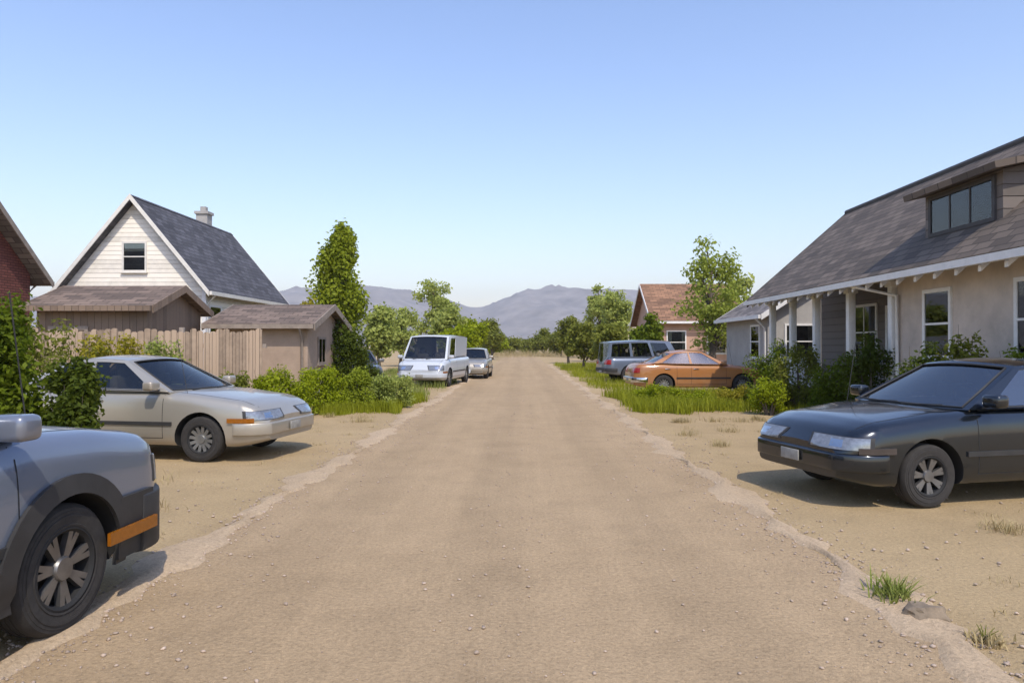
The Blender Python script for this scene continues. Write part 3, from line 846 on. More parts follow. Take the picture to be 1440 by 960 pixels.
def gable_house(name, x0, x1, y0, y1, eave, ridge, label, wall, roof, axis='Y', over=.4, trim=None, cat='house', found=.25, th=.14):
    """axis: direction of the ridge"""
    trim = trim or M['white_trim']
    cx, cy = (x0+x1)/2, (y0+y1)/2
    root = empty(name, (cx, cy, 0), 0, label, cat)
    X0, X1, Y0, Y1 = x0-cx, x1-cx, y0-cy, y1-cy
    w = MB()
    if axis == 'Y':
        for y in (Y0, Y1): pass
        pr = [(X0, 0), (X1, 0), (X1, eave), (0, ridge-.02), (X0, eave)]
        vs = [(x, Y0, z) for x, z in pr] + [(x, Y1, z) for x, z in pr]
    else:
        pr = [(Y0, 0), (Y1, 0), (Y1, eave), (0, ridge-.02), (Y0, eave)]
        vs = [(X0, y, z) for y, z in pr] + [(X1, y, z) for y, z in pr]
    w.add(vs, [(0,1,2,3,4), (9,8,7,6,5)] + [(i, i+5, (i+1)%5+5, (i+1)%5) for i in range(5)])
    wo = w.build('wall', [wall], root)
    def wuv(co, n): return ((co.x if abs(n.y) > .5 else co.y), co.z)
    uv_plane(wo.data, wuv)
    half = (X1-X0)/2 if axis == 'Y' else (Y1-Y0)/2
    sl = (ridge-eave)/half; lift = th*1.1
    r = MB(); e = half+over; ez = eave - over*sl + lift; rz_ = ridge + lift
    if axis == 'Y':
        slab(r, (-e, Y0-over, ez), (-e, Y1+over, ez), (-.0, Y1+over, rz_), (-.0, Y0-over, rz_), th)
        slab(r, (e, Y0-over, ez), (e, Y1+over, ez), (.0, Y1+over, rz_), (.0, Y0-over, rz_), th)
    else:
        slab(r, (X0-over, -e, ez), (X1+over, -e, ez), (X1+over, 0, rz_), (X0-over, 0, rz_), th)
        slab(r, (X0-over, e, ez), (X1+over, e, ez), (X1+over, 0, rz_), (X0-over, 0, rz_), th)
    ro = r.build('roof', [roof], root); roof_uv(ro.data)
    # barge boards and fascia
    f = MB()
    def board(p, q, hgt, t, side):
        p, q = Vector(p), Vector(q); s = Vector(side)*t
        f.add([p, q, q-Vector((0,0,hgt)), p-Vector((0,0,hgt)), p+s, q+s, q-Vector((0,0,hgt))+s, p-Vector((0,0,hgt))+s], [(0,1,2,3),(7,6,5,4),(0,4,5,1),(1,5,6,2),(2,6,7,3),(3,7,4,0)])
    for s in (-1, 1):
        if axis == 'Y':
            for (yy, sd) in ((Y0-over-.003, (0,-1,0)), (Y1+over+.003, (0,1,0))):
                f = MB(); board((s*e, yy, ez+.01), (0, yy, rz_+.01), .20, .03, sd); f.build('barge_board', [trim], root)
        else:
            for (xx, sd) in ((X0-over-.003, (-1,0,0)), (X1+over+.003, (1,0,0))):
                f = MB(); board((xx, s*e, ez+.01), (xx, 0, rz_+.01), .20, .03, sd); f.build('barge_board', [trim], root)
    for s in (-1, 1):
        gt = MB()
        if axis == 'Y': gt.box((s*(e+.012) if s > 0 else -(e+.1), Y0-over, ez-.14), (s*(e+.1) if s > 0 else -(e+.012), Y1+over, ez-.01))
        else: gt.box((X0-over, s*(e+.012) if s > 0 else -(e+.1), ez-.14), (X1+over, s*(e+.1) if s > 0 else -(e+.012), ez-.01))
        gt.build('gutter', [trim], root)
    if cat != 'shed':
        for s in (-1, 1):
            dp = MB()
            if axis == 'Y': dp.tube([(s*(e+.05), Y0+.12, ez-.12), (s*(X1+.06), Y0+.12, ez-.45), (s*(X1+.06), Y0+.12, .15), (s*(X1+.22), Y0+.12, .05)], .04, 8)
            else: dp.tube([(X1-.15, s*(e+.05), ez-.12), (X1-.15, s*(Y1+.06), ez-.45), (X1-.15, s*(Y1+.06), .15), (X1-.15, s*(Y1+.22), .05)], .04, 8)
            dp.build('downpipe', [trim], root, 60)
    fd = MB(); fd.box((X0-.04, Y0-.04, -.2), (X1+.04, Y1+.04, found)); fd.build('foundation', [M['grey_stucco']], root)
    return root

def chimney(parent, x, y, z0, z1, s=.6, mat=None):
    roof = [c for c in parent.children if c.name.startswith('roof')][0]
    c = MB(); c.box((x-s/2, y-s/2, z0), (x+s/2, y+s/2, z1)); c.box((x-s/2-.06, y-s/2-.06, z1), (x+s/2+.06, y+s/2+.06, z1+.12))
    c.box((x-.12, y-.12, z1+.12), (x+.12, y+.12, z1+.35))
    o = c.build('chimney', [mat or M['red_brick']], roof); uv_plane(o.data, lambda co, n: ((co.x if abs(n.y) > .5 else co.y), co.z))

# ================================================================== SETTING
H = 1.6
def at(px, py, d): return Vector(((px-734)/1000*d, d, H-(py-486)/1000*d))

gb = MB(); gb.add([(-7000,-3000,0),(7000,-3000,0),(7000,9000,0),(-7000,9000,0)], [(0,1,2,3)])
tag(gb.build('ground', [M['ground']]), kind='structure')
def jit(y, s): return .035*math.sin(y*.6+s)+.03*math.sin(y*1.7+s*3)+.025*math.sin(y*4.1+s)+.02*math.sin(y*9.7+s*2)
rb = MB(); ys = [-6+.5*i for i in range(60)] + [24+3*i for i in range(60)]
vs = []; 
for y in ys: vs += [(-2.5+jit(y, 1), y, .004), (2.22+jit(y, 4), y, .004)]
rb.add(vs, [(2*i, 2*i+1, 2*i+3, 2*i+2) for i in range(len(ys)-1)])
tag(rb.build('road', [M['road']]), kind='structure')
# pale gravel berms thrown up along both edges of the road
wb = MB()
for side, xc in ((-1, -2.55), (1, 2.28)):
    yy = np.arange(-4, 60, .16); nv = 8
    vs = []
    for i, y in enumerate(yy):
        c = xc+jit(y, 1 if side < 0 else 4); w = max(.015, .105+.06*math.sin(y*1.7+side)+.05*math.sin(y*4.1+side*2)+.035*math.sin(y*11.3)+random.uniform(-.03,.03))
        for k in range(nv+1):
            u = k/nv*2-1
            hgt = .034*(1-u*u)*(.7+.5*math.sin(y*3.3+k)*.5) + .012*random.uniform(-1, 1)*(1-abs(u))
            vs.append((c+u*w*1.2, y, .006 + max(-.004, hgt)*(abs(u) < .99) - (.004 if abs(u) > .99 else 0)))
    wb.add(vs, [(i*(nv+1)+k, i*(nv+1)+k+1, (i+1)*(nv+1)+k+1, (i+1)*(nv+1)+k) for i in range(len(yy)-1) for k in range(nv)])
tag(wb.build('gravel_verge', [M['gravel']], smooth=80), kind='structure')

# loose pebbles
def pebbles(n):
    base = bmesh.new(); bmesh.ops.create_icosphere(base, subdivisions=1, radius=1)
    bv = np.array([v.co[:] for v in base.verts]); bf = np.array([[v.index for v in f.verts] for f in base.faces]); base.free()
    side = rng.random(n) < .5
    y = 2.2 + 22*rng.random(n)**1.8
    x = np.where(side, -2.55, 2.28) + rng.normal(size=n)*np.where(rng.random(n) < .6, .11, .32)
    wide = rng.random(n) < .30
    x = np.where(wide, rng.uniform(-6, 6, n), x)
    trk = wide & (np.abs(np.abs(x+.14)-.78) < .26) & (rng.random(n) < .8); x = np.where(trk, -.14+rng.normal(size=n)*.16, x)
    s = .0024+.013*rng.random(n)**7
    a = rng.uniform(0, 6.28, n); sc = np.stack([s*rng.uniform(.8, 1.5, n), s*rng.uniform(.7, 1.1, n), s*rng.uniform(.45, .8, n)], 1)
    P_ = bv[None]*(1+.18*rng.normal(size=(n, len(bv), 1)))*sc[:, None]
    ca, sa = np.cos(a)[:, None], np.sin(a)[:, None]
    X = P_[..., 0]*ca - P_[..., 1]*sa + x[:, None]; Y = P_[..., 0]*sa + P_[..., 1]*ca + y[:, None]; Z = P_[..., 2] + s[:, None]*.3+.006
    co = np.stack([X, Y, Z], -1).reshape(-1, 3)
    f = (bf[None] + (np.arange(n)*len(bv))[:, None, None]).reshape(-1, 3)
    me = bpy.data.meshes.new('pebbles'); me.vertices.add(len(co)); me.vertices.foreach_set('co', co.astype(np.float32).ravel())
    me.loops.add(f.size); me.loops.foreach_set('vertex_index', f.astype(np.int32).ravel())
    me.polygons.add(len(f)); me.polygons.foreach_set('loop_start', np.arange(0, f.size, 3, dtype=np.int32))
    me.update(calc_edges=True); me.validate()
    return link('pebbles', me, M['pebble'])
tag(pebbles(30000), 'scattered pale pebbles and grit along the dirt street and its edges', 'gravel', kind='stuff')

# distant mountains
from mathutils import noise as mn
def hills():
    D = 3600.; nx, ny = 420, 44
    prof = [(-900,440),(0,425),(300,418),(480,408),(560,408),(640,428),(690,438),(725,416),(760,408),(800,409),(850,412),(900,414),(1000,424),(1200,436),(1440,445),(2400,450)]
    b = MB(); vs = []
    for j in range(ny+1):
        v = j/ny
        for i in range(nx+1):
            px = -900+3300*i/nx
            x = (px-734)/1000*D; y = D-1300*(1-v)
            top = (486-sum(pl(prof, px+12*k) for k in (-2,-1,0,1,2))/5)/1000*D
            r = 1-abs(mn.noise((x*.0042+v*.5, y*.0018, 3.1)))*2
            r2 = 1-abs(mn.noise((x*.012, y*.006, 7.7)))*2
            f = math.sin(min(1, v*1.1)*math.pi/2)**1.6
            z = top*f*(1+(.30*(r-.6)+.10*(r2-.6))*(1-v*.75)) + 8*(r2-.5)*v - 2*(1-v)
            vs.append((x, y, max(z, -2)))
    for i in range(nx+1):   # back slope
        px = -900+3300*i/nx; vs.append(((px-734)/1000*D, D+700, -5))
    b.add(vs, [(j*(nx+1)+i, j*(nx+1)+i+1, (j+1)*(nx+1)+i+1, (j+1)*(nx+1)+i) for j in range(ny+1) for i in range(nx)])
    return b.build('hills', [M['hill']], smooth=60)
tag(hills(), kind='structure')

# ================================================================== VEHICLES
car('sport_utility_vehicle', (-3.52, 2.74, 0), R(85), 'slate blue-grey SUV with black lower trim and amber turn signal at the left edge',
    M['slate_paint'], 'suv', clad=True)
car('sedan', (-5.62, 10.75, 0), R(-9), 'dusty silver-beige sedan nosing toward the road beside the green bushes, left side', M['silver_paint'], 'sedan', glass=M['car_glass'], rim='steel_rim')
car('sedan', (5.12, 8.2, 0), R(180+14), 'glossy dark navy car with bluish windows parked across the right verge', M['navy_paint'], 'sedan', glass=M['car_glass_blue'], signal=M['smoked_lens'])
car('sedan', (5.95, 24.6, 0), R(4), 'faded rust-orange sedan parked behind the grassy bank on the right', M['orange_paint'], 'sedan', glass=M['car_glass_blue'], rim='steel_rim', chrome=True)
car('van', (-3.55, 29.5, 0), R(-98), 'white van parked far down the left edge of the road', M['white_paint'], 'van', rim='steel_rim')
car('hatchback', (-2.45, 36.0, 0), R(-92), 'small pale grey hatchback parked beyond the white van', M['silver_paint'], 'hatch', rim='steel_rim')
car('hatchback', (-6.4, 27.0, 0), R(-70), 'dark grey hatchback half hidden by the dark hedge beside the poplar', M['grey_paint'], 'hatch')
car('station_wagon', (5.75, 31.5, 0), R(12), 'blue-grey wagon parked behind the rust-orange sedan', M['blue_paint'], 'wagon')

# ================================================================== HOUSES, LEFT
h = gable_house('house', -16.2, -11.25, 25.0, 33.0, 3.75, 6.75, 'cream gabled house with slate grey roof and a vent window in its gable', M['cream'], M['slate_roof'], 'Y', .32, M['cream_trim'])
window(h, (0, -4.0, 4.75), 0, .75, .95, M['cream_trim'], 1, 2)
window(h, (-1.25, -4.0, 2.0), 0, .95, 1.35, M['cream_trim'], 1, 2)
window(h, (1.35, -4.0, 2.0), 0, .95, 1.35, M['cream_trim'], 1, 2)
for (xx, yy) in ((2.43, -4.06), (-2.53, -4.06)):
    q = MB(); q.box((xx, yy, .26), (xx+.13, yy+.13, 3.72)); q.build('corner_board', [M['white_trim']], h)
for yy in (-3.1, -.9, 2.1): window(h, (2.475, yy, 2.35), R(90), .9, 1.3, M['white_trim'], 1, 2)
chimney(h, -.5, 2.6, 5.8, 7.45, .5, M['grey_stucco'])
h = gable_house('shed', -12.4, -9.55, 18.0, 21.0, 2.55, 3.1, 'brown board shed with low brown roof in front of the cream house', M['brown_board'], M['brown_roof'], 'X', .25, M['brown_board'], 'shed')
window(h, (.55, -1.5, 1.65), 0, .6, .5, M['grey_wood'], 2, 1)
door(h, (-.6, -1.5, .05), 0, .85, 1.95, M['brown_board'], M['grey_wood'])
h = gable_house('house', -21.3, -14.6, 16.4, 20.9, 3.75, 5.75, 'dark red brick house with grey roof at the far left edge', M['red_brick'], M['grey_roof'], 'X', .4, M['grey_wood'])
window(h, (1.6, -2.25, 2.2), 0, .9, 1.4, M['white_trim'], 1, 2)
window(h, (3.4, -.4, 2.2), R(90), .9, 1.4, M['white_trim'], 1, 2)
h = gable_house('outbuilding', -8.9, -6.2, 20.5, 24.5, 2.15, 2.75, 'low tan stucco outbuilding behind the board fence', M['clay_stucco'], M['brown_roof'], 'X', .25, M['grey_wood'], 'outbuilding')
window(h, (-.5, -2.0, 1.45), 0, .7, .7, M['grey_wood'], 2, 1)
window(h, (1.35, -.6, 1.45), R(90), .7, .7, M['grey_wood'], 2, 1)

def fence(name, p0, p1, hgt, label, mat, bw=.145):
    p0, p1 = Vector((*p0, 0)), Vector((*p1, 0)); d = p1-p0; L = d.length
    root = empty(name, p0, math.atan2(d.y, d.x), label, 'fence')
    b = MB(); n = int(L/bw)
    for i in range(n):
        x = i*bw; hh = hgt+random.uniform(-.05, .05); t = random.uniform(-.006, .006)
        b.add([(x+.004,-.012+t,.03),(x+bw-.005,-.012-t,.03),(x+bw-.005,-.012-t,hh-.03),(x+bw*.7,-.012,hh),(x+bw*.3,-.012,hh),(x+.004,-.012+t,hh-.03)] +
              [(x+.004,.010+t,.03),(x+bw-.005,.010-t,.03),(x+bw-.005,.010-t,hh-.03),(x+bw*.7,.010,hh),(x+bw*.3,.010,hh),(x+.004,.010+t,hh-.03)],
              [(0,1,2,3,4,5),(11,10,9,8,7,6)]+[(k,k+6,(k+1)%6+6,(k+1)%6) for k in range(6)])
    b.build('board_panel', [mat], root)
    r = MB()
    for z in (.4, hgt-.4): r.box((0, .0125, z), (L, .055, z+.09))
    r.build('rail', [M['grey_wood']], root)
    k = 0
    while k*2.4 <= L+.01:
        q = MB(); x = min(k*2.4, L-.1); q.box((x, .056, -.2), (x+.1, .156, hgt+.06)); q.build('post', [M['grey_wood']], root, bevel=.01); k += 1
    return root
fence('board_fence', (-12.5, 15.6), (-5.75, 15.9), 1.95, 'weathered tan board fence behind the silver sedan', M['tan_board'])

# ================================================================== HOUSE, RIGHT  (long side to the road, porch at the far half)
def right_house():
    xw, xe, xr, xb = 7.6, 7.0, 10.1, 13.2
    ya, yb_ = 9.4, 21.75
    sl = (5.73-3.0)/(xr-xe)
    root = empty('house', (xr, (ya+yb_)/2, 0), 0, 'big dark-shingled house with a blue-glazed roof dormer and porch on the right', 'house')
    ox, oy = xr, (ya+yb_)/2
    def T(x, y, z): return (x-ox, y-oy, z)
    yp = 14.5
    w = MB()
    zt = 3.0+(xw-xe)*sl-.05
    # main block: near half full depth, far half set back for the porch
    def block(x0, y0, y1, m):
        pr = [(x0, 0), (xb-.6, 0), (xb-.6, zt), (xr, 5.73-.1), (x0, 3.0+(x0-xe)*sl-.08)]
        vs = [T(x, y0, z) for x, z in pr]+[T(x, y1, z) for x, z in pr]
        m.add(vs, [(0,1,2,3,4),(9,8,7,6,5)]+[(i,i+5,(i+1)%5+5,(i+1)%5) for i in range(5)])
    block(xw, ya, yp, w); w.build('wall', [M['tan_stucco']], root)
    w2 = MB(); block(9.1, yp+.002, yb_, w2); w2.build('wall', [M['dark_shake']], root)
    r = MB(); th = .16
    e0, e1 = ya-.5, yb_+.45
    slab(r, T(xe, e0, 3.0), T(xe, e1, 3.0), T(xr, e1, 5.73), T(xr, e0, 5.73), th)
    slab(r, T(xb, e0, 3.0), T(xb, e1, 3.0), T(xr, e1, 5.73), T(xr, e0, 5.73), th)
    ro = r.build('roof', [M['char_roof']], root); roof_uv(ro.data)
    cap = MB(); cap.tube([T(xr, e0, 5.72), T(xr, e1, 5.72)], .09, 8); cap.build('ridge_cap', [M['dark_trim']], ro)
    chimx = MB()
    f = MB()
    for (yy, s) in ((e0-.03, -1), (e1, 1)):
        for (x0, x1) in ((xe, xr), (xb, xr)):
            p, q = T(x0, yy, 3.02), T(x1, yy, 5.75); f = MB()
            f.add([p, q, (q[0],q[1],q[2]-.24), (p[0],p[1],p[2]-.24)]+[(a,b+.03,c) for a,b,c in (p, q, (q[0],q[1],q[2]-.24), (p[0],p[1],p[2]-.24))], [(0,1,2,3),(7,6,5,4),(0,4,5,1),(1,5,6,2),(2,6,7,3),(3,7,4,0)])
            f.build('barge_board', [M['dark_trim']], root)
    dp = MB(); dp.tube([T(xe-.06, yp+.6, 2.86), T(xw-.06, yp-.1, 2.6), T(xw-.06, yp-.1, .3), T(xw-.25, yp-.1, .1)], .04, 8); dp.build('downpipe', [M['white_trim']], root, 60)
    gt = MB(); gt.box(T(xe-.11, e0, 2.84), T(xe-.012, e1, 2.96)); gt.build('gutter', [M['white_trim']], root)
    y = e0+.3
    while y < e1-.2:
        a, b = T(xe+.02, y, 0), T(xw+.1, y, 0)
        z0, z1 = 3.0-.17, 3.0+(xw+.1-xe)*sl-.17
        tails = MB(); tails.add([(a[0],a[1]-.04,z0),(b[0],b[1]-.04,z1),(b[0],b[1]-.04,z1-.12),(a[0],a[1]-.04,z0-.09),(a[0],a[1]+.04,z0),(b[0],b[1]+.04,z1),(b[0],b[1]+.04,z1-.12),(a[0],a[1]+.04,z0-.09)],
                  [(0,1,2,3),(7,6,5,4),(0,4,5,1),(1,5,6,2),(2,6,7,3),(3,7,4,0)]); y += .6
        tails.build('rafter_tail', [M['white_trim']], root)
    # dormer with a shed roof
    dx, d0, d1, dz0, dz1 = 7.75, 11.55, 13.75, 3.55, 4.45
    d = MB(); xback = 9.5
    pr = [(dx, dz0-.1), (dx, dz1), (xback, dz1+.38), (xback, dz0+.4)]
    vs = [T(x, d0, z) for x, z in pr]+[T(x, d1, z) for x, z in pr]
    d.add(vs, [(0,1,2,3),(7,6,5,4)]+[(i,i+4,(i+1)%4+4,(i+1)%4) for i in range(4)])
    do = d.build('dormer', [M['dark_shake']], root)
    dr = MB(); slab(dr, T(dx-.3, d0-.25, dz1+.06), T(dx-.3, d1+.25, dz1+.06), T(xback+.1, d1+.25, dz1+.06+.38*(xback+.1-dx+.3)/(xback-dx)), T(xback+.1, d0-.25, dz1+.06+.38*(xback+.1-dx+.3)/(xback-dx)), .11)
    dro = dr.build('dormer_roof', [M['char_roof']], do); roof_uv(dro.data)
    window(do, T(dx, (d0+d1)/2, 4.02), R(-90), 1.75, .62, M['dark_trim'], 3, 1, False)
    # windows on the near wall, porch posts, rails, door
    window(root, T(xw, 10.6, 2.0), R(-90), .75, 1.15, M['white_trim'], 1, 2)
    window(root, T(xw, 13.1, 2.0), R(-90), .75, 1.15, M['white_trim'], 1, 2)
    window(root, T(9.1, 15.6, 1.95), R(-90), .95, 1.35, M['white_trim'], 1, 2)
    window(root, T(9.1, 19.0, 1.95), R(-90), 1.25, 1.35, M['white_trim'], 2, 2)
    door(root, T(9.1, 17.3, .45), R(-90), .95, 2.05, M['dark_trim'])
    p = MB(); p.box(T(7.45, yp+.004, -.1), T(9.098, yb_, .42)); p.build('porch_floor', [M['grey_wood']], root)
    for yy in (yp+.12, 16.5, 18.4, 20.0, 21.6):
        q = MB(); q.box(T(7.5, yy-.08, .421), T(7.66, yy+.08, 2.93)); q.box(T(7.46, yy-.12, .421), T(7.70, yy+.12, .60)); q.box(T(7.46, yy-.12, 2.80), T(7.70, yy+.12, 2.93))
        q.build('porch_post', [M['white_trim']], root, bevel=.01)
    q = MB(); q.box(T(7.47, yp+.01, 2.931), T(7.69, yb_+.1, 3.14)); q.build('porch_beam', [M['grey_wood']], root)
    for (a, b) in ((yp+.22, 16.4), (18.5, 19.9), (20.1, 21.5)):
        q = MB(); q.box(T(7.55, a, 1.22), T(7.62, b, 1.29)); q.box(T(7.56, a, .52), T(7.61, b, .58))
        y = a+.08
        while y < b: q.box(T(7.57, y-.015, .581), T(7.60, y+.015, 1.219)); y += .13
        q.build('porch_rail', [M['white_trim']], root)
    q = MB()
    for i in range(2): q.box(T(7.45-.3*(i+1), 16.8, -.1), T(7.449-.3*i, 17.9, .28-.14*i))
    q.build('porch_step', [M['grey_wood']], root)
    fd = MB(); fd.box(T(xw-.05, ya-.05, -.2), T(xb-.55, yp+.003, .35)); fd.build('foundation', [M['grey_stucco']], root)
    return root
right_house()

h = gable_house('cottage', 8.6, 12.2, 25.0, 30.0, 2.75, 3.9, 'pale grey cottage beyond the far end of the big shingled house', M['grey_stucco'], M['grey_roof'], 'Y', .35)
window(h, (-1.8, -1.2, 1.75), R(-90), .9, 1.1, M['white_trim'], 1, 2); window(h, (-.7, -2.5, 1.75), 0, .9, 1.1, M['white_trim'], 1, 2)
window(h, (.9, -2.5, 1.75), 0, .8, 1.1, M['white_trim'], 1, 2)
h = gable_house('house', 7.75, 12.6, 41.0, 48.0, 3.1, 5.3, 'pink stucco house with rust-orange roof far along the right side', M['pink_stucco'], M['rust_roof'], 'X', .4)
window(h, (-1.3, -3.5, 1.8), 0, 1.0, 1.2, M['white_trim'], 1, 2); window(h, (1.0, -3.5, 1.8), 0, 1.0, 1.2, M['white_trim'], 1, 2)
window(h, (-2.425, 0, 1.8), R(-90), 1.0, 1.2, M['white_trim'], 1, 2)
h = gable_house('house', 9.5, 15.0, 66, 75, 3.2, 5.4, 'distant tan house among the trees at the end of the street', M['tan_stucco'], M['grey_roof'], 'Y', .4)
window(h, (0, -4.5, 1.8), 0, 1.1, 1.2, M['white_trim'], 1, 2)

# ================================================================== TREES AND SHRUBS
def X(px, d): return (px-734)/1000*d
def Z(py, d): return H-(py-486)/1000*d
tree('poplar_tree', (X(476, 30), 30, 0), 6.55, 1.02, 'tall narrow yellow-green poplar standing alone left of the road', M['leaf_poplar'], .20, 62, 260, .15, 'column', seedv=1)
tree('tree', (X(1003, 33), 33, 0), 7.15, 1.8, 'loose green tree rising behind the rust-orange sedan', M['leaf_light'], .14, 40, 95, .17, 'round', seedv=9)
# street trees farther off; their paler leaf colours paint in distance haze
far = [
 (612, 62, 8.0, 2.0, 'leaf_pale', 'feathery pale tree behind the white van', 'round'),
 (628, 50, 5.0, 1.3, 'leaf_pale', 'smaller tree just right of the feathery pale tree', 'round'),
 (562, 55, 4.6, 1.5, 'leaf_pale', 'short pale green tree between the poplar and the white van', 'round'),
 (662, 58, 4.5, 1.25, 'leaf_bright', 'bright green rounded tree nearest the road on its far left', 'round'),
 (692, 82, 4.6, 1.9, 'leaf_olive', 'small olive tree at the far end of the street, left side', 'round'),
 (800, 64, 4.4, 1.35, 'leaf_olive', 'small bushy tree at the right road edge in the distance', 'round'),
 (842, 70, 8.2, 1.8, 'leaf_pale', 'thin pale tree towering over the far right trees', 'round'),
 (872, 56, 6.0, 1.7, 'leaf_pale', 'pale grey-green tree left of the orange-roofed house', 'round'),
 (908, 38, 3.5, .8, 'leaf_dark', 'dark tree beside the orange-roofed house', 'round'),
 (424, 27, 3.4, .75, 'leaf_yellow', 'small yellow-green tree left of the poplar', 'round'),
 (532, 40, 4.2, 1.0, 'leaf_pale', 'pale tree close behind the poplar', 'round'),
 (765, 110, 4.0, 2.6, 'leaf_olive', 'tiny olive tree where the street meets the mountains', 'round'),
 (820, 95, 5.0, 2.6, 'leaf_olive', 'broad olive tree in the farthest row on the right', 'round'),
  (690, 96, 3.4, 2.2, 'leaf_bright', 'bright low tree at the left corner where the street ends', 'round'),
  (716, 120, 3.0, 2.4, 'leaf_olive', 'low olive tree closing off the street on the left of its end', 'round'),
  (742, 128, 2.7, 2.4, 'leaf_olive', 'low olive tree in the middle of the street end', 'round'),
  (788, 104, 4.2, 2.2, 'leaf_olive', 'low olive tree at the right corner where the street ends', 'round'),
  (648, 44, 3.0, 1.1, 'leaf_bright', 'bright bushy little tree behind the pale hatchback', 'round'),
  (822, 48, 3.4, 1.1, 'leaf_olive', 'bushy little tree two places left of the blue-grey wagon', 'round'),
  (858, 40, 3.2, 1.0, 'leaf_olive', 'olive little tree just left of the blue-grey wagon', 'round'),
  (1040, 40, 5.6, 1.5, 'leaf_pale', 'pale tree between the loose green tree and the big house', 'round'),
]
for i, (px, d, hh, rad, m, lab, sh) in enumerate(far):
    tree('tree', (X(px, d), d, 0), hh, rad, lab, M[m], .16, 26, 150, .17+.0012*d, sh, group='distant street trees', seedv=20+i)

bush('bush', (X(-22, 8.3), 8.3, 0), .50, .7, 2.62, 'tall dark green bush behind the slate SUV at the left edge', M['leaf_dark'], 34, 330, .075, seedv=1)
bush('bush', (X(88, 8.5), 8.6, 0), .40, .45, 1.40, 'rounded deep green bush covering the tail of the silver sedan', M['leaf_deep'], 26, 300, .065, seedv=2)
bush('bush', (X(30, 14.3), 14.4, 0), .8, .7, 2.75, 'light olive bush above the fence at the far left', M['leaf_olive'], 24, 220, .09, seedv=3)
for i, (px, d, rx, hh, m, lab) in enumerate([
  (95, 13.8, .75, 1.9, 'leaf_olive', 'olive shrub at the fence nearest the left edge'),
  (160, 14.2, .9, 2.1, 'leaf_yellow', 'yellow-green shrub in front of the tan fence'),
  (226, 14.6, .6, 1.9, 'leaf_pale', 'pale shrub at the fence above the sedan roof'),
  (368, 14.4, .50, 1.12, 'leaf_bright', 'bright shrub at the fence end, right above the sedan hood'),
  (330, 14.6, .45, 1.20, 'leaf_olive', 'olive shrub behind the windshield of the silver sedan'),
]): bush('shrub', (X(px, d), d, 0), rx, rx*.8, hh, lab, M[m], 18, 200, .075, seedv=30+i, group='shrubs along the board fence')
for i, (px, d, rx, hh, m, lab) in enumerate([
  (412, 16.2, .62, 1.18, 'leaf_bright', 'bright green low bush left in the row past the silver sedan'),
  (452, 17.2, .62, 1.15, 'leaf_bright', 'bright green low bush in the middle of the row below the poplar'),
  (498, 17.7, .55, 1.05, 'leaf_poplar', 'mid green low bush below the right side of the poplar'),
  (546, 18.2, .62, .98, 'leaf_pale', 'pale yellow-green low bush nearest the road in its row'),
]): bush('low_bush', (X(px, d), d, 0), rx, .6, hh, lab, M[m], 20, 260, .06, seedv=50+i, group='row of low bushes left of the road')
bush('hedge', (X(470, 23), 23.5, 0), 1.05, .8, 2.35, 'dark olive hedge at the foot of the poplar', M['leaf_deep'], 26, 260, .09, 'hedge', seedv=70)
bush('hedge', (X(528, 26), 25, 0), .5, .6, 1.75, 'small dark hedge next to the dark grey hatchback', M['leaf_deep'], 16, 200, .085, 'hedge', seedv=71)
# right side planting
for i, (px, d, rx, hh, m, lab) in enumerate([
  (1078, 18.2, .70, 1.80, 'leaf_dark', 'dark green shrub left end of the row before the porch'),
  (1122, 17.4, .70, 1.75, 'leaf_olive', 'olive shrub in front of the porch rail'),
  (1168, 16.4, .65, 1.80, 'leaf_dark', 'deep green shrub in the row before the porch posts'),
  (1220, 14.8, .60, 1.82, 'leaf_deep', 'blackish green shrub behind the hood of the navy car'),
]): bush('shrub', (X(px, d), d, 0), rx, .5, hh, lab, M[m], 20, 240, .065, seedv=80+i, group='shrubs in front of the porch')
for i, (px, d, rx, hh, m, lab) in enumerate([
  (1350, 10.9, .55, 1.80, 'leaf_olive', 'olive shrub against the tan wall above the navy car roof'),
  (1290, 11.4, .5, 1.72, 'leaf_deep', 'deep green shrub behind the windshield of the navy car'),
  (1420, 10.4, .55, 1.84, 'leaf_dark', 'dark green shrub at the right edge against the tan wall'),
]): bush('shrub', (X(px, d), d, 0), rx, .38, hh, lab, M[m], 18, 220, .06, seedv=90+i, group='shrubs against the tan wall')
for i, (px, d, rx, hh, m, lab) in enumerate([
  (912, 19.0, .55, .62, 'leaf_bright', 'bright low bush leftmost on the bank before the orange sedan'),
  (968, 18.6, .6, .55, 'leaf_bright', 'bright low bush in front of the door of the orange sedan'),
  (1030, 18.4, .6, .60, 'leaf_yellow', 'yellowish low bush before the hood of the orange sedan'),
  (1080, 16.5, .5, .95, 'leaf_bright', 'taller bright bush at the right end of the grassy bank'),
]): bush('low_bush', (X(px, d), d, 0), rx, .5, hh, lab, M[m], 16, 220, .05, seedv=100+i, group='low bushes on the grassy bank')

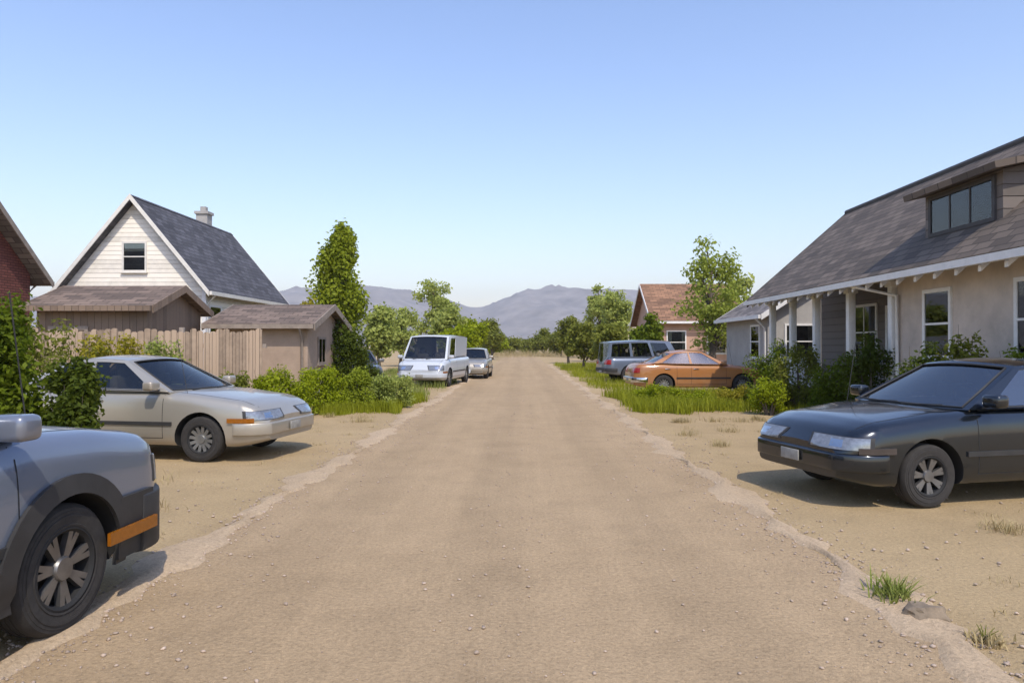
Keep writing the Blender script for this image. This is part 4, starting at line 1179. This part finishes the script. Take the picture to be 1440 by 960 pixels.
# grassy banks
def bank(name, x0, x1, y0, y1, n, hgt, mat, label, edge=0):
    x = rng.uniform(x0, x1, n*2); y = rng.uniform(y0, y1, n*2)
    y = y + np.sin(x*3.1)*.35+np.sin(x*7.7+1)*.2 + rng.normal(size=n*2)*.12; x = x + np.sin(y*1.3)*.15+rng.normal(size=n*2)*.06
    cl = np.sin(x*2.1+y*.7)+np.sin(x*.9-y*1.3+2)+np.sin(x*4.3+y*3.1)*.6+rng.normal(size=n*2)*.6
    k = cl > -.3; x, y = x[k][:n], y[k][:n]
    tag(blades(name, x, y, hgt, .016, mat), label, 'grass', kind='stuff')
bank('grass', 2.75, 6.9, 17.0, 22.5, 15000, .30, M['grass'], 'green grass bank on the right in front of the orange sedan')
bank('grass', -6.4, -2.95, 16.6, 20.5, 13000, .26, M['grass'], 'green grass under the low bushes left of the road')
bank('grass', -8, -2.9, 20.5, 46, 14000, .28, M['lush'], 'pale lush grass along the left road edge farther back')
bank('grass', 2.7, 7.2, 26, 60, 14000, .28, M['grass'], 'grass strip along the right road edge farther back')
bank('dry_grass', -14, 14, 95, 135, 9000, .9, M['dry'], 'tall dry grass where the street ends')
bank('dry_grass', -11.5, -4.6, 12.9, 15.4, 9000, .34, M['dry'], 'dry straw grass along the foot of the tan fence')
bank('grass', 5.6, 7.3, 11.0, 17.0, 9000, .25, M['grass'], 'grass strip behind the navy car')
# sparse dry stubble on the verges
def stubble():
    n = 2600; cx = np.where(rng.random(90) < .5, rng.uniform(-6.5, -2.9, 90), rng.uniform(2.6, 5.6, 90)); cy = rng.uniform(3.4, 16, 90)
    i = rng.integers(0, 90, n); return cx[i]+rng.normal(size=n)*.07, cy[i]+rng.normal(size=n)*.07
sx_, sy_ = stubble()
tag(blades('dry_stubble', sx_, sy_, .045, .006, M['dry'], lean=.8), 'short dry stubble dotted over the sandy verges', 'grass', kind='stuff')

nclump = 34
for k in range(2):
    cx = rng.uniform(-6.5, -3.2, nclump) if k == 0 else rng.uniform(2.9, 6.2, nclump)
    cy = rng.uniform(6.2, 16, nclump)
    m_ = ~((cx < -3.0) & (cy > 9.0) & (cy < 12.4)) & ~((cx > 2.0) & (cy > 6.6) & (cy < 10))
    cx, cy = cx[m_], cy[m_]; i_ = rng.integers(0, len(cx), 2600); sp_ = rng.uniform(.04, .16, len(cx))[i_]
    tag(blades('dry_grass', cx[i_]+rng.normal(size=2600)*sp_, cy[i_]+rng.normal(size=2600)*sp_, .11, .007, M['dry'], lean=.9), 'patchy dry tufts on the sandy verge on the '+('left' if k == 0 else 'right'), 'grass', kind='stuff')
def weed(loc, n, spread, hgt, mat, label, group=None):
    root = empty('weed', loc, 0, label, 'weed', group)
    r = rng.normal(size=(n, 2))*spread
    blades('leaf_blades', r[:, 0], r[:, 1], hgt, .012, mat, root, .9)
    s = MB()
    for k in range(5):
        a = random.uniform(0, 6.28); s.tube([(0,0,-.01),(math.cos(a)*spread*.6, math.sin(a)*spread*.6, hgt*.7),(math.cos(a)*spread*1.3, math.sin(a)*spread*1.3, hgt*1.1)], [.004,.003,.0015], 5)
    s.build('stem', [M['leaf_olive']], root)
weed((X(1258, 4.45), 4.50, 0), 190, .055, .14, M['lush'], 'green weed tuft beside the flat stone in the right foreground')
weed((X(1382, 3.85), 3.88, 0), 110, .05, .07, M['dry'], 'dry olive weed tuft near the right bottom corner')
def rock(loc, s, label):
    bm = bmesh.new(); bmesh.ops.create_icosphere(bm, subdivisions=3, radius=1)
    for v in bm.verts:
        p = v.co; n = .16*math.sin(p.x*3+p.y*2+1)+.10*math.sin(p.y*5+p.z*4)+.05*math.sin(p.x*11+p.z*7)
        v.co = Vector((p.x*s[0], p.y*s[1], max(-.3, min(.72, p.z))*s[2]))*(1+n)
    me = bpy.data.meshes.new('stone'); bm.to_mesh(me); bm.free()
    me.polygons.foreach_set('use_smooth', [True]*len(me.polygons)); me.set_sharp_from_angle(angle=R(30))
    o = link('stone', me, M['stone'], None, loc); tag(o, label, 'stone')
rock((X(1296, 4.2), 4.22, .02), (.13, .09, .075), 'flat grey-brown stone beside the green weed tuft')

# ================================================================== HAZE, SKY, SUN, CAMERA
hb = MB(); hb.box((-4200, -400, -1), (4800, 4700, 340))
vt = bpy.data.materials.new('haze'); vt.use_nodes = True
for n in list(vt.node_tree.nodes):
    if n.type == 'BSDF_PRINCIPLED': vt.node_tree.nodes.remove(n)
pv = vt.node_tree.nodes.new('ShaderNodeVolumePrincipled'); pv.inputs['Density'].default_value = 2.2e-4
pv.inputs['Color'].default_value = (.90,.92,.96,1); pv.inputs['Anisotropy'].default_value = 0
vt.node_tree.links.new(pv.outputs[0], vt.node_tree.nodes['Material Output'].inputs['Volume'])
tag(hb.build('haze', [vt]), 'thin pale haze over the far end of the street', 'haze', kind='stuff')

w = bpy.data.worlds.new('World'); scene.world = w; w.use_nodes = True
SUN_EL, SUN_AZ = 54, 160      # azimuth clockwise from straight ahead
sk = w.node_tree.nodes.new('ShaderNodeTexSky'); sk.sky_type = 'NISHITA'; sk.sun_disc = False
sk.sun_elevation = R(SUN_EL); sk.sun_rotation = R(SUN_AZ); sk.altitude = 0; sk.air_density = 1.5; sk.dust_density = .9; sk.ozone_density = 3
bg = w.node_tree.nodes['Background']; bg.inputs['Strength'].default_value = .15
wm_ = w.node_tree.nodes.new('ShaderNodeMix'); wm_.data_type = 'RGBA'; wm_.blend_type = 'MULTIPLY'; wm_.inputs[0].default_value = 1
wm_.inputs[7].default_value = (1.02, .955, 1.05, 1)        # white balance of the sky light
sc1 = w.node_tree.nodes.new('ShaderNodeVectorMath'); sc1.operation = 'SCALE'; sc1.inputs['Scale'].default_value = .2
gm_ = w.node_tree.nodes.new('ShaderNodeGamma'); gm_.inputs['Gamma'].default_value = 1.13   # a clearer, deeper zenith
sc2 = w.node_tree.nodes.new('ShaderNodeVectorMath'); sc2.operation = 'SCALE'; sc2.inputs['Scale'].default_value = 5.2
w.node_tree.links.new(sk.outputs[0], wm_.inputs[6]); w.node_tree.links.new(wm_.outputs[2], sc1.inputs[0])
w.node_tree.links.new(sc1.outputs[0], gm_.inputs['Color']); w.node_tree.links.new(gm_.outputs[0], sc2.inputs[0]); w.node_tree.links.new(sc2.outputs[0], bg.inputs['Color'])
sd = bpy.data.lights.new('sun', 'SUN'); sd.energy = 2.75; sd.angle = R(.53); sd.color = (1, .92, .80)
so = bpy.data.objects.new('sun', sd); COL.objects.link(so)
dv = Vector((math.sin(R(SUN_AZ))*math.cos(R(SUN_EL)), math.cos(R(SUN_AZ))*math.cos(R(SUN_EL)), math.sin(R(SUN_EL))))
so.rotation_euler = dv.to_track_quat('Z', 'Y').to_euler(); so.location = dv*60

cd = bpy.data.cameras.new('camera'); cd.sensor_width = 36; cd.lens = 25.0; cd.clip_start = .05; cd.clip_end = 30000
cam = bpy.data.objects.new('camera', cd); COL.objects.link(cam)
cam.location = (0, 0, H); cam.rotation_euler = (R(90.34), 0, R(.80)); scene.camera = cam
vs_ = scene.view_settings; vs_.view_transform = 'Standard'; vs_.look = 'None'; vs_.gamma = 1; vs_.exposure = .5; vs_.use_curve_mapping = False
scene.cycles.use_denoising = True; scene.cycles.max_bounces = 8; scene.cycles.transparent_max_bounces = 12; scene.cycles.volume_bounces = 0
